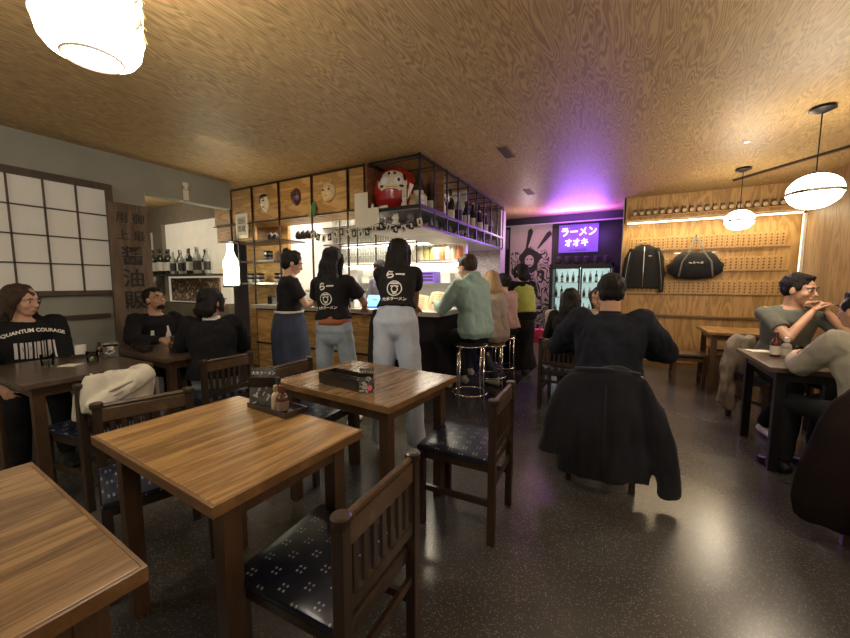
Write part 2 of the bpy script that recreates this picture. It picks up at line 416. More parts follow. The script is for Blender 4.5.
# ---- window with paper panes
fr = MB()
y0, y1, z0, z1 = -.16, 1.70, 1.25, 2.22
fr.box(LX, LX+.05, y0-.05, y1+.05, z1, z1+.06).box(LX, LX+.05, y0-.05, y1+.05, z0-.045, z0).box(LX, LX+.05, y1, y1+.05, z0, z1).box(LX, LX+.05, y0-.05, y0, z0, z1)
for i in range(1, 9): fr.box(LX+.012, LX+.03, y1-.2175*i-.006, y1-.2175*i+.006, z0, z1)
for k in range(1, 4): fr.box(LX+.012, LX+.03, y0, y1, z0+.2425*k-.006, z0+.2425*k+.006)
o = fr.build('window_1', M_lattice); struct(o)
MB().box(LX+.002, LX+.012, y0, y1, z0, z1).build('pane', M_shoji, o)
struct(MB().box(LX, LX+.03, -3, 1.66, .98, 1.02).build('trim_4', M_lattice))
# wooden signboard with carved characters
t = thing('wooden_signboard', 'tall weathered wooden signboard with carved black characters beside the paper window', 'signboard', (LX+.085, 1.85, .60), 0)
MB().obox((0, 0, .75), (.045, .35, 1.52), bev=.006, rot=(0, math.radians(1.2), 0)).build('board', M_signwood, t)
M0 = lambda y, z: frameM((.0275 + (z-.75)*.021, y, z), (0, 1, 0), (0, 0, 1))
cn = [('醤', .98), ('油', .755), ('販', .535), ('賣', .30)]
for ch, z in cn: text(ch, .20, 'character', M_ink, M0(0, z), t, .002, .002)
for i, ch in enumerate('御用最上'):
    text(ch, .11, 'character', mat('faded_ink', (.035, .028, .02), .8), M0(.07-.14*(i % 2), 1.36-.17*(i//2)), t, .0015)
# small paper tag on header
t = thing('paper_tag', 'small white paper strip with black writing on the grey beam', 'tag', (LX+.001, 2.47, 2.28))
MB().box(0, .004, -.03, .03, 0, .2).build('paper', M_paper, t)
text('大入', .055, 'writing', M_ink, frameM((.0045, 0, .13), (0, 1, 0), (0, 0, 1)), t, .0004)
# bright strip at the passage edge (a slim wall lamp)
t = thing('slim_wall_lamp', 'slim upright white lamp at the left edge of the passage', 'lamp', (-7.35, 3.38, 1.25))
MB().box(-.05, .05, -.02, .02, 0, .95).build('housing', M_white, t)
MB().box(-.04, .04, -.03, -.021, .02, .93).build('diffuser', emat('strip_lamp_glow', (1, .92, .75), 1.6), t)
# ---- bottle making helper
GREENG = mat('dark_green_bottle_glass', (.012, .022, .014), .12, coat=.5)
BROWNG = mat('brown_bottle_glass', (.03, .012, .006), .12, coat=.5)
CLEARB = mat('pale_bottle_glass', (.35, .38, .34), .12, coat=.5)
BLUEG = mat('blue_bottle_glass', (.02, .04, .10), .12, coat=.5)
LAB_W = mat('white_bottle_label', (.65, .62, .54), .7); LAB_G = mat('gold_bottle_label', (.42, .30, .10), .5); LAB_K = mat('dark_bottle_label', (.03, .03, .03), .6)
LAB_R = mat('red_bottle_label', (.35, .04, .03), .6)
def make_bottle(name, h, r, glass_m, lab_m, cap_m, label, cat='bottle', group=None, slim=.32):
    t = thing(name, label, cat, (0, 0, 0), 0, group)
    MB().lathe([(r*.9, 0), (r, .01), (r, h*.58), (r*.85, h*.66), (r*slim*1.25, h*.76), (r*slim, h*.82), (r*slim, h*.95)], seg=14).build('glass_body', glass_m, t, 'auto')
    MB().lathe([(r*1.02, h*.14), (r*1.02, h*.48)], seg=14, caps=False).build('label', lab_m, t, True)
    MB().lathe([(r*slim*1.25, h*.92), (r*slim*1.25, h*.99), (r*slim*.8, h)], seg=12).build('cap', cap_m, t, 'auto')
    return t
protos = []
def bottle_row(spots, kinds, label, group, h0=.38, sc=(0.9, 1.1)):
    """spots = positions; one prototype per kind and label, then copies"""
    made = {}
    for i, p in enumerate(spots):
        k = kinds[i % len(kinds)]
        s = random.uniform(*sc)
        if k not in made:
            g, lb, cp, nm, word = KINDS[k]
            t = make_bottle(nm, h0, h0*.118, g, lb, cp, word + label, 'bottle', group)
            made[k] = t; t.location = p; t.scale = (1, 1, s); t.rotation_euler.z = random.uniform(0, 6)
        else: dup(made[k], p, random.uniform(0, 6), scale=(1, 1, s))
M_foil = mat('white_cap', (.6, .58, .52), .4); M_capk = mat('black_cap', (.02, .02, .02), .4)
KINDS = {'g': (GREENG, LAB_W, M_capk, 'sake_bottle', 'dark green sake bottle with white label '), 'b': (BROWNG, LAB_W, M_foil, 'sake_bottle', 'brown sake bottle with white cap '),
         'c': (CLEARB, LAB_K, M_foil, 'spirit_bottle', 'pale spirit bottle with dark label '), 'u': (BLUEG, LAB_G, M_capk, 'spirit_bottle', 'dark blue bottle with gold label '),
         'r': (BROWNG, LAB_R, M_capk, 'sake_bottle', 'brown bottle with red label ')}
# shelf in the passage recess with bottles
o = MB().box(-7.15, -5.3, 3.12, 3.42, 1.43, 1.46).build('wall_shelf', M_chair); tag(o, 'long dark shelf carrying sake bottles in the passage', 'shelf')
bottle_row([(-7.0+.12*i, 3.25+.03*(i % 2), 1.46) for i in range(5)], 'g', 'on the passage shelf, left end', 'dark bottles on the passage shelf', .42, (.97, 1.05))
bottle_row([(-6.38+.115*i, 3.24+.04*(i % 2), 1.46) for i in range(9)], 'cgc', 'on the passage shelf, right part', 'bottles on the right part of the passage shelf', .40, (.9, 1.05))
o = MB().box(-6.75, -5.4, 3.37, 3.395, 1.02, 1.40).build('poster_board', mat('brown_collage', (.28, .17, .10), .8, var=.8, vscale=22)); tag(o, 'busy brown and white collage board below the passage shelf', 'poster')
for i in range(40):
    x = random.uniform(-6.7, -5.45); z = random.uniform(1.05, 1.37); q = random.uniform(.02, .035)
    MB().obox((x, 3.367-.0001*i, z), (q*1.6, .002, q), rot=(0, random.uniform(0, 3), 0)).build('paper_piece', M_paper, o)
# lit bottle sign
t = thing('illuminated_bottle_sign', 'glowing white bottle-shaped lamp in a black frame left of the bar', 'lamp', (-4.80, 3.12, 1.28))
MB().box(-.12, .12, .0, .12, -.02, 0).box(-.12, .12, .0, .12, .60, .62).box(-.12, -.112, .10, .12, 0, .6).box(.112, .12, .10, .12, 0, .6).build('frame', M_black, t)
MB().lathe([(.09, .01), (.1, .04), (.1, .33), (.06, .42), (.04, .48), (.04, .58)], (0, .06, 0)).build('bottle_shade', emat('bottle_sign_glow', (1, .95, .72), 6), t, True)
text('焼酎', .09, 'writing', mat('sign_gold_ink', (.5, .33, .08), .6), frameM((0, -.045, .2), (1, 0, 0), (0, 0, 1)), t, .0004)
lamp('POINT', 'bottle_sign_light', (-4.75, 2.9, 1.7), 4, (1, .9, .6), .08)

# ================================================================ the bar
BF = 3.25   # front plane
XS = [-5.25, -4.84, -4.38, -3.86, -3.29, -2.74, -2.5]
t = None
M_iron = mat('rust_dark_steel', (.035, .018, .012), .5, metal=.4)
for i in range(6):
    t = thing('overhead_cabinet', ['narrow plywood cabinet at the far left of the bar canopy', 'plywood cabinet at the left end over the bar, no mask', 'plywood cabinet behind the white mask', 'plywood cabinet behind the purple mask', 'plywood cabinet behind the pale demon mask', 'slim plywood cabinet next to the red doll'][i], 'cabinet', (XS[i], BF, 2.13))
    w = XS[i+1]-XS[i]
    MB().box(.012, w-.012, 0.02, .45, 0, CZ-2.13).build('body', M_ply, t)
    MB().box(.02, w-.02, 0, .019, .015, CZ-2.145, .003).build('door', M_ply, t)
fr = thing('bar_canopy_frame', 'dark steel frame of posts and rails holding the plywood cabinets', 'frame', (-3.8, BF, 0))
for x, zb in ((-4.38, 1.02), (-3.86, 1.02), (-3.29, 1.02), (-2.74, 1.02), (-2.5, 2.1), (-4.84, 0)):
    MB().box(x+3.8-.007, x+3.8+.007, -.02, .0, zb, CZ).build('post', M_iron, fr)
MB().box(-1.45, 1.3, -.02, .0, 2.118, 2.13).box(-1.45, 1.3, -.02, 0, CZ-.02, CZ-.005).build('rail', M_iron, fr)
MB().box(-1.05, -.05, -.01, .4, 1.87, 1.885).build('shelf', M_chair, fr)
# left end: plywood side with poster
o = MB().box(-5.22, -4.38, BF+.02, BF+.05, 1.9, 2.13).build('plywood_panel', M_ply); tag(o, 'plain plywood panel behind the framed print', 'panel')
t = thing('framed_print', 'small framed black and white print at the left of the bar', 'picture', (-4.6, BF-.005, 1.93))
MB().box(-.125, .125, -.015, 0, 0, .33).build('frame', M_paper, t)
MB().box(-.09, .09, -.018, -.015, .04, .29).build('print', mat('print_grey', (.50, .46, .38), .8, var=.15), t)
text('酒蔵', .09, 'writing', M_ink, frameM((0, -.019, .12), (1, 0, 0), (0, 0, 1)), t, .0004)
for k in range(4): MB().box(-.07, .07, -.0195, -.018, .2+.018*k, .207+.018*k).build('print_line', M_ink, t)
# left inner wall of the kitchen with ledges
struct(MB().box(-5.25, -4.3, 3.75, 3.8, 0, CZ).build('wall_kitchen_left', M_ply))
struct(MB().box(-4.32, -1.95, 4.82, 4.9, 0, CZ).build('wall_kitchen_back', M_tile)); struct(MB().box(-4.36, -4.32, 3.8, 4.9, 0, CZ).build('wall_kitchen_side', M_tile))
# side of the kitchen seen under the cage: low back wall
for k, (z, lab) in enumerate(((1.62, 'steel shelf below the open rack on the kitchen left wall'), (1.30, 'lower steel shelf on the kitchen left wall'))):
    o = MB().box(-5.1, -4.25, 3.45, 3.75, z, z+.025).build('wall_shelf', M_chair if k == 0 else M_steel); tag(o, lab, 'shelf')
for i in range(4):
    if i == 0:
        g0 = thing('stacked_bowls', 'small dark stack of bowls on the left kitchen shelf', 'bowls', (-4.95, 3.6, 1.325), 0, 'bowl stacks on the left kitchen shelves')
        for k in range(4): MB().lathe([(.03, .03*k), (.06, .03*k+.035), (.065, .03*k+.05)], seg=14).build('bowl', M_black if k % 2 else M_steel, g0, 'auto')
    else: dup(g0, (-4.95+.2*i, 3.6, 1.325 if i != 2 else 1.645))
# counter
M_ctop = mat('pale_steel_counter', (.50, .47, .42), .3, metal=.3, var=.06)
t = thing('bar_counter', 'long L-shaped bar counter with pale top and plywood front panels', 'counter', (-3, BF, 0))
MB().box(-1.42, 1.42, -.07, .55, .98, 1.03, .006).box(.78, 1.42, .55, 3.05, .98, 1.03, .006).build('worktop', M_ctop, t)
MB().box(-1.40, 1.15, .0, .5, .02, .98).box(.83, 1.15, .5, 3.0, .02, .98).build('body', M_blackw, t)
for a, b2 in ((-1.36, -.92), (-.9, -.1), (-.08, .6), (.62, 1.12)):
    MB().box(a, b2, -.02, -.001, .08, .50, .003).build('front_panel', M_ply, t)
    MB().box(a, b2, -.02, -.001, .52, .96, .003).build('front_panel', M_ply, t)
    MB().box(b2, b2+.02, -.03, 0, .02, .98).build('post', M_iron, t)
MB().box(-1.4, 1.15, -.03, 0, .5, .52).build('rail', M_iron, t)
# footrest platform along the stools
# (the dark glossy plinth beneath the stools)
# back shelves of the kitchen
for z, x0, x1, lab in ((1.30, -4.3, -1.95, 'long pale lower shelf along the kitchen back wall'), (1.62, -4.3, -1.95, 'middle shelf with glasses along the kitchen back wall'), (1.93, -4.3, -2.0, 'upper shelf of glasses along the kitchen back wall'), (2.2, -4.3, -2.6, 'topmost glass shelf on the kitchen back wall')):
    o = MB().box(x0, x1, 4.5, 4.82, z, z+.02).build('kitchen_shelf', M_steel); tag(o, lab, 'shelf')
o = MB().box(-4.3, -2.0, 4.25, 4.8, .9, .94).box(-4.3, -2.0, 4.28, 4.8, .0, .9).build('back_counter', M_steel); tag(o, 'steel back counter along the kitchen wall behind the staff', 'counter')
gl = thing('drinking_glass', 'clear tumbler on the bright middle kitchen shelf', 'glass', (0, 0, 0), 0, 'tumblers on the kitchen shelves')
MB().lathe([(.028, 0), (.036, .11), (.033, .11), (.026, .008)], seg=12, caps=False).lathe([(.028, 0), (.028, .008)], seg=12).build('bowl', M_glassd, gl, 'auto')
gl['group'] = 'tumblers on the bright middle kitchen shelf'
first = True
for z, lab, stk in ((1.64, 'clear tumbler on the bright middle kitchen shelf', 2), (1.95, 'clear tumbler on the upper kitchen shelf', 2), (2.22, 'clear tumbler on the topmost kitchen shelf', 2)):
    for i in range(22 if z < 2.2 else 18):
        for s in range(stk):
            p = (-4.2+.095*i, 4.62, z+.118*s)
            if first: gl.location = p; first = False
            else: dup(gl, p, 0, lab, lab.replace('clear tumbler', 'tumblers'))
# iron grid over the glass shelves
gr = MB()
for x in (-3.95, -3.6, -3.25, -2.9, -2.55): gr.box(x-.008, x+.008, 4.46, 4.475, 1.6, CZ)
for z in (1.93, 2.2): gr.box(-4.3, -2.4, 4.46, 4.475, z-.008, z+.008)
o = gr.build('shelf_grid', M_iron); tag(o, 'dark thin metal grid in front of the glass shelves', 'grid')
# kitchen fixtures: strip lamps under the shelves
k0 = None
for (x, y, z, L, lab) in ((-3.2, 4.75, 1.91, 1.9, 'thin strip lamp under the upper glass shelf'), (-3.2, 4.75, 2.55, 1.9, 'strip lamp at the top of the kitchen back wall'), (-3.1, 4.75, 1.6, 2.2, 'thin strip lamp under the middle glass shelf')):
    t = thing('strip_lamp', lab, 'lamp', (x, y, z))
    MB().box(-L/2, L/2, -.03, .03, 0, .02).build('housing', M_white, t)
    MB().box(-L/2+.02, L/2-.02, -.02, .02, -.012, 0).build('diffuser', emat('kitchen_strip_glow', (1, .94, .82), 7), t)
# things on the lower shelf and back counter
for i in range(9):
    x = -3.35+.16*i
    col = ['cream', 'cream', 'yellow', 'yellow', 'white', 'orange', 'white', 'cream', 'orange'][i]
    c = {'cream': (.66, .60, .42), 'yellow': (.62, .55, .22), 'white': (.7, .68, .62), 'orange': (.6, .22, .07)}[col]
    o = MB().lathe([(.05, 0), (.062, .02), (.062, .14), (.045, .16), (.045, .19)], seg=12).build('storage_jar', mat(col+'_jar', c, .4), None, 'auto')
    MB().lathe([(.05, .19), (.05, .215)], seg=12).build('lid', M_white, o, 'auto')
    o.location = (-2.65+.085*i, 4.66, 1.64); o.scale = (.85, .85, 1.0)
    tag(o, f'{col} lidded jar on the middle kitchen shelf behind the staff', 'jar', f'{col} jars on the middle kitchen shelf')
t = thing('plastic_crate', 'purple lit crate on the lower kitchen shelf', 'crate', (-2.45, 4.66, 1.322))
MB().box(-.13, .13, -.1, .1, 0, .16, .01).build('body', mat('purple_lit_plastic', (.16, .09, .42), .4, emit=(.3, .15, 1), es=.12), t)  # purple light put into the crate's colour, plus a weak glow
for k in range(3): MB().box(-.11, .11, -.104, -.1, .03+.045*k, .05+.045*k).build('slot', M_blackw, t)
for i in range(7):
    o = MB().box(-.07, .07, -.08, .08, 0, [.12, .2, .09, .15, .1, .17, .12][i], .006).build('food_container', mat(['red_box', 'steel_box', 'white_box', 'grey_box'][i % 4], [(.5, .1, .05), (.45, .45, .43), (.65, .63, .58), (.2, .2, .2)][i % 4], .4))
    MB().box(-.074, .074, -.084, .084, [.12, .2, .09, .15, .1, .17, .12][i], [.12, .2, .09, .15, .1, .17, .12][i]+.012).build('lid', M_white, o)
    o.location = ([-4.0, -3.78, -3.55, -3.2, -2.95, -2.75, -2.15][i], 4.66, 1.322)
    tag(o, ['red', 'steel', 'white', 'grey'][i % 4]+' food container on the lower kitchen shelf, '+['far left', 'left', 'left of the middle', 'in the middle', 'right of the middle', 'beside the purple crate', 'at the right end'][i], 'container')
# range hood / steel canopy in the kitchen
o = MB().box(-4.2, -2.6, 3.95, 4.3, 1.18, 1.22).build('pass_shelf', M_steel); tag(o, 'steel pass shelf behind the bar at chest height', 'shelf')
for x in (-4.15, -2.65): MB().box(x-.01, x+.01, 4.1, 4.12, 0, 1.18).build('leg', M_steel, o)
# ---- black open cage over the side of the counter
CX0, CX1, CY0, CY1 = -2.42, -1.8, 3.22, 6.1
t = thing('hanging_bottle_rack', 'black steel cage rack hanging from the ceiling over the bar', 'rack', (CX1, CY0, 0))
L = CY1-CY0; D = CX0-CX1
b = MB()
for z in (CZ-.02, 2.08, 1.9):
    for x in (0, D): b.box(x-.010, x+.010, 0, L, z-.010, z+.010)
    for y in (0, L): b.box(D, 0, y-.010, y+.010, z-.010, z+.010)
b.build('frame', M_black, t)
for i in range(10):
    y = L*i/9
    MB().box(-.008, .008, y-.008, y+.008, 1.9, CZ).build('post', M_black, t)
    MB().box(D, 0, y-.006, y+.006, CZ-.055, CZ-.045).build('top_bar', M_black, t)
MB().box(D, 0, 0, L, 2.06, 2.075).build('shelf', mat('grey_rack_shelf', (.25, .24, .24), .5), t)
MB().box(D, 0, 0, L, 1.88, 1.895).build('shelf', mat('pale_rack_shelf', (.42, .40, .38), .5), t)
MB().box(D-.012, D-.004, 0.3, L, 1.9, CZ).build('back_panel', mat('rack_back_panel', (.32, .27, .24), .7), t)
# daruma bay: end part of the rack towards the cabinets
o = MB().box(-2.5, -1.79, BF-.02, BF+.55, 2.09, 2.11).build('corner_shelf', M_black); tag(o, 'black corner shelf carrying the big red doll', 'shelf')
o = MB().box(-2.52, -1.82, BF+.56, BF+.58, 2.09, CZ).box(-2.5, -2.48, BF, BF+.56, 2.13, CZ).build('plywood_backdrop', grain('reddish_plywood', (.16, .07, .03), (.28, .14, .06), .5, (1.2, 7, 7), 30)); tag(o, 'reddish plywood panel behind the big red doll', 'panel')
yb = [.26+.135*i for i in range(19)]
bottle_row([(CX1-.16-.05*(i % 2), CY0+y, 2.075) for i, y in enumerate(yb)], 'gbgcb', 'standing in the black hanging rack', 'big bottles on the upper level of the hanging rack', .46, (.72, 1.05))
bottle_row([(CX1-.10, CY0+.2+.125*i, 1.895) for i in range(21)], 'cuc', 'on the low level of the hanging rack', 'small bottles on the low level of the hanging rack', .17, (.7, .95))
bottle_row([(CX1-.42, CY0+.75+.14*i, 2.075) for i in range(14)], 'bgug', 'in the back row of the hanging rack', 'bottles in the back row of the hanging rack', .46, (.8, 1.05))
# ---- the red papier mache doll
t = thing('daruma_doll', 'big round red papier-mache doll with a white painted face', 'doll', (-2.27, BF+.27, 2.11), math.radians(20)); t.scale = (1.04, 1.04, 1.0)
M_red = mat('red_lacquer', (.42, .018, .015), .3, coat=.4, var=.1)
MB().lathe([(.09, 0), (.17, .03), (.22, .1), (.24, .2), (.225, .32), (.17, .42), (.09, .465), (.01, .475)], seg=32).build('body', M_red, t, True)
M_face = mat('cream_paint', (.68, .60, .48), .45)
def on_ball(phi, z, r=None, out=.003):
    prof = [(.09, 0), (.17, .03), (.22, .1), (.24, .2), (.225, .32), (.17, .42), (.09, .465), (.01, .475)]
    for (r0, z0), (r1, z1) in zip(prof, prof[1:]):
        if z0 <= z <= z1: rr = r0+(r1-r0)*(z-z0)/(z1-z0); break
    else: rr = .01
    rr += out
    return V((rr*math.sin(phi), -rr*math.cos(phi), z))
def patch(cphi, cz, w, h, out, name, m, parent, seg=28, power=2.4):
    """rounded patch lying on the doll's surface"""
    bm = bmesh.new(); rings = []
    c = bm.verts.new(on_ball(cphi, cz, out=out))
    for k in range(1, 6):
        rr = k/5
        rings.append([bm.verts.new(on_ball(cphi+rr*w*math.copysign(abs(math.cos(a))**(2/power), math.cos(a)), cz+rr*h*math.copysign(abs(math.sin(a))**(2/power), math.sin(a)), out=out)) for a in [2*PI*j/seg for j in range(seg)]])
    for j in range(seg):
        bm.faces.new((c, rings[0][j], rings[0][(j+1) % seg]))
        for A, B in zip(rings, rings[1:]): bm.faces.new((A[j], B[j], B[(j+1) % seg], A[(j+1) % seg]))
    me = bpy.data.meshes.new(name); bmesh.ops.recalc_face_normals(bm, faces=bm.faces); bm.to_mesh(me); bm.free(); me.materials.append(m)
    for p in me.polygons: p.use_smooth = True
    o = bpy.data.objects.new(name, me); COL.objects.link(o); o.parent = parent
    return o
patch(0, .29, .72, .115, .004, 'face', M_face, t)
patch(-.05, .125, .5, .085, .008, 'beard', mat('dark_red_lacquer', (.33, .02, .018), .3, coat=.4), t)
patch(.62, .16, .16, .07, .006, 'moustache_patch', M_face, t)
for s in (-1, 1):
    patch(s*.33, .30, .17, .05, .007, 'eye', M_white, t, power=2)
    patch(s*.62, .335, .08, .045, .007, 'eyebrow', M_ink, t, power=2)
    patch(s*.15, .375, .07, .018, .007, 'eyebrow', M_ink, t, power=2)
    patch(s*.45, .235, .11, .014, .007, 'moustache', M_ink, t, power=2)
patch(.33, .30, .06, .02, .009, 'pupil', M_ink, t, power=2)
patch(0, .225, .28, .008, .007, 'mouth', mat('gold_paint', (.45, .32, .10), .4), t)
# figurines on and under the corner shelf
def figurine(x, y, z, h, m, lab, name='lucky_cat_figurine'):
    t = thing(name, lab, 'figurine', (x, y, z), random.uniform(-.3, .3))
    MB().lathe([(.28*h, 0), (.32*h, .12*h), (.28*h, .38*h), (.17*h, .55*h)], seg=14).build('body', m, t, True)
    MB().ell((0, 0, .72*h), (.24*h, .22*h, .22*h)).build('head', m, t, True)
    for s in (-1, 1): MB().lathe([(.07*h, 0), (.01, .12*h)], (s*.14*h, 0, .88*h), 8).build('ear', m, t)
    MB().cap((.26*h, -.08*h, .4*h), (.3*h, -.1*h, .8*h), .06*h).build('paw', m, t, True)
    MB().ell((0, -.25*h, .2*h), (.14*h, .04*h, .05*h)).build('plaque', M_ink, t, True)
for i, (x, y, z, h, m, lab) in enumerate([(-2.42, 3.27, 2.11, .07, M_white, 'tiny white figurine at the left foot of the red doll'), (-2.02, 3.28, 2.11, .1, M_white, 'white waving cat figurine right of the red doll'), (-1.93, 3.3, 2.11, .13, mat('tan_ceramic', (.4, .3, .2), .4), 'tan waving cat figurine at the corner shelf end'), (-2.3, 3.27, 1.895, .13, mat('grey_ceramic', (.2, .2, .19), .4), 'grey cat figurine under the corner shelf'), (-2.12, 3.27, 1.895, .15, M_white, 'white cat figurine under the corner shelf'), (-1.95, 3.28, 1.895, .14, mat('grey_ceramic', (.2, .2, .19), .4), 'dark grey cat figurine near the rack corner'), (-1.87, 3.4, 2.075, .17, M_white, 'tall white figurine at the front of the hanging rack')]):
    figurine(x, y, z, h, m, lab)
o = MB().box(-2.5, -1.79, BF-.03, BF+.55, 1.875, 1.893).build('lower_corner_shelf', mat('pale_shelf', (.5, .46, .38), .5)); tag(o, 'pale lower shelf with small figurines under the doll', 'shelf')
o = MB().box(-.05, .05, 0, .015, 0, .03).build('name_card', M_paper); o.location = (-2.26, 3.245, 2.11); tag(o, 'small white card at the foot of the red doll', 'card')
# folded paper fan / kite near the rack corner
o = MB().prism([(0, 0), (.075, .13), (.03, .16)], .006, frameM((-1.93, 3.2, 2.16), (1, 0, 0), (0, 0, 1))).build('paper_kite', M_paper); tag(o, 'white folded paper triangle left of the rack corner', 'decoration')
MB().box(-1.935, -1.928, 3.19, 3.2, 2.11, 2.3).build('stick', M_black, o)
# papers taped near the doll
o = MB().box(-.09, .09, 0, .004, -.36, 0).build('hanging_paper', M_paper); o.location = (-2.52, BF-.05, 2.29); tag(o, 'long blank cream paper taped under the slim cabinet', 'paper')
o = MB().box(-.07, .07, 0, .004, -.2, 0).build('hanging_paper', M_paper); o.location = (-2.36, BF-.05, 2.12); tag(o, 'short cream paper hanging left of the black corner shelf', 'paper')
# leaf ornament
t = thing('leaf_ornament', 'green and yellow paper leaves stuck to the cabinet edge', 'decoration', (-3.25, BF-.035, 2.1))
for s, c in ((-.05, 'yellow'), (.02, 'green')):
    MB().prism([(s-.02, 0), (s+.02, 0), (s+.035, .12), (s, .2), (s-.035, .12)], .006, frameM((0, 0, 0), (1, 0, 0), (0, 0, 1))).build('leaf', mat(c+'_leaf', (.4, .32, .12) if c == 'yellow' else (.05, .14, .07), .6), t)
# masks
def mask(x, z, w, h, m, lab, kind):
    t = thing('wall_mask', lab, 'mask', (x, BF-.002, z), 0)
    b = MB().ell((0, 0, 0), (w, .055, h), None, 20, 14)
    b.ell((0, -.055, -.005), (w*.14, .02, h*.2))
    if kind == 'demon':
        b.ell((0, -.02, -h*.6), (w*.7, .04, h*.45)); b.ell((-w*.45, -.035, -.1*h), (w*.3, .02, h*.2)); b.ell((w*.45, -.035, -.1*h), (w*.3, .02, h*.2)); b.ell((0, -.04, h*.35), (w*.7, .02, h*.13))
    o = b.build('face', m, t); remesh(o, .004, 2)
    for v in o.data.vertices: v.co.y = min(v.co.y, 0)
    dk = M_ink
    for s in (-1, 1):
        MB().ell((s*w*.42, -.052, h*.15), (w*.2, .012, h*.07)).build('eye_hole', dk, t, True)
        MB().ell((s*w*.42, -.046, h*.42), (w*.16, .012, h*.05)).build('eyebrow', dk, t, True)
    MB().ell((0, -.05, -h*.5), (w*.25, .012, h*.06)).build('mouth', mat('mask_lips', (.3, .03, .02), .4), t, True)
    if kind == 'noh': MB().ell((0, -.015, h*.72), (w*.85, .035, h*.3)).build('hair', M_ink, t, True)
    if kind == 'demon':
        for s in (-1, 1): MB().cap((s*w*.5, -.03, h*.8), (s*w*.7, -.05, h*1.15), .012, .004).build('horn', m, t, True)
    return t
mask(-4.12, 2.35, .075, .115, mat('ivory_mask', (.72, .66, .52), .4), 'ivory oval mask with black hair on the left cabinet door', 'noh').rotation_euler = (0, math.radians(-16), 0)
mask(-3.55, 2.37, .08, .105, mat('purple_mask', (.075, .03, .05), .35), 'dark purple oval mask on the middle cabinet door', 'plain')
mask(-3.02, 2.37, .105, .108, mat('bone_mask', (.62, .46, .26), .45), 'bone coloured demon mask on the right cabinet door', 'demon')
# bunting of small cards
t = thing('card_bunting', 'string of small black and white cards hung across the bar opening', 'bunting', (-3.3, 3.21, 1.9))
pts = []
for i in range(25):
    u = i/24; x = u*1.62; pts.append((x, -.12*u, .02 - .05*math.sin(u*PI*3)**2 + .03*u))
MB().tube(pts, .003, 6).build('string', M_ink, t, True)
cw = mat('card_pale', (.6, .57, .48), .7); ck = mat('card_black', (.02, .02, .02), .6)
for i in range(17):
    u = (i+.5)/17; x = u*1.62; z = .02-.05*math.sin(u*PI*3)**2+.03*u
    c = MB().obox((x, -.12*u-.004, z-.04), (.055, .003, .075), rot=(0, random.uniform(-.3, .3), 0)).build('card', ck if i % 2 else cw, t)
    MB().obox((x, -.12*u-.007, z-.04), (.02, .002, .04), rot=(0, random.uniform(-.6, .6), 0)).build('card_mark', cw if i % 2 else ck, c)
# small dark jars on the open rack shelf at left (below cabinets)
for i in range(6):
    o = MB().lathe([(.03, 0), (.045, .03), (.04, .08), (.02, .1)], seg=12).build('tea_pot', M_black, None, 'auto')
    MB().ell((0, 0, .105), (.012, .012, .012)).build('lid_knob', M_black, o, True)
    o.location = (-4.25+.09*i if i < 2 else -3.72+.085*(i-2), 3.42, 1.887)
    tag(o, 'small black pot on the shelf under the '+('white mask' if i < 2 else 'purple mask'), 'pot', 'small black pots under the '+('white mask' if i < 2 else 'purple mask'))

# ================================================================ back of the room
# mural
def mural_mat():
    m = bpy.data.materials.new('mural_ink'); m.use_nodes = True; n, l = nodes(m); b = n['Principled BSDF']; b.inputs['Roughness'].default_value = .7
    tc = n.new('ShaderNodeTexCoord'); nz = n.new('ShaderNodeTexNoise'); nz.inputs['Scale'].default_value = 2.6; nz.inputs['Detail'].default_value = 1.5; nz.inputs['Distortion'].default_value = 2.2
    l.new(tc.outputs['Object'], nz.inputs['Vector'])
    mu = n.new('ShaderNodeMath'); mu.operation = 'MULTIPLY'; mu.inputs[1].default_value = 52; l.new(nz.outputs['Fac'], mu.inputs[0])
    sn = n.new('ShaderNodeMath'); sn.operation = 'SINE'; l.new(mu.outputs[0], sn.inputs[0])
    gt = n.new('ShaderNodeMath'); gt.operation = 'GREATER_THAN'; gt.inputs[1].default_value = .3; l.new(sn.outputs[0], gt.inputs[0])
    mx = n.new('ShaderNodeMix'); mx.data_type = 'RGBA'; l.new(gt.outputs[0], mx.inputs[0]); mx.inputs[6].default_value = (.54, .48, .45, 1); mx.inputs[7].default_value = (.03, .026, .026, 1)
    l.new(mx.outputs[2], b.inputs['Base Color']); return m
M_mural = mural_mat(); M_mbg = mat('mural_pale_paint', (.54, .47, .43), .7, var=.04)
t = thing('wall_mural', 'tall black and white painted mural of a crouching figure left of the fridge', 'mural', (-1.62, BY-.03, 0))
MB().box(-.42, .40, 0, .03, 0, 2.46).build('panel', M_mbg, t)
MB().prism([(-.40, .05), (.38, .05), (.38, 1.75), (.30, 2.0), (.12, 1.9), (.0, 2.08), (-.18, 1.88), (-.30, 2.0), (-.40, 1.9)], .006, frameM((0, -.0, 0), (1, 0, 0), (0, 0, 1))).build('painted_ground', M_mural, t)
Mw = mat('mural_black', (.02, .018, .02), .7)
b = MB()
b.prism([(-.22+.2*math.cos(a)*(1.0+.12*math.sin(5*a)) + .2, 1.78+.24*math.sin(a)*(1+.1*math.sin(4*a))) for a in [2*PI*k/36 for k in range(36)]], .01, frameM((0, -.001, 0), (1, 0, 0), (0, 0, 1)))
for s, tx, tz in ((-1, -.02, 2.37), (1, .34, 2.3)):
    b.prism([(-.10 if s < 0 else .12, 2.0), (-.07 if s < 0 else .15, 2.0), (tx+.06, tz-.03), (tx+.02, tz+.04), (tx-.04, tz)], .01, frameM((0, -.001, 0), (1, 0, 0), (0, 0, 1)))
b.build('painted_mane', Mw, t)
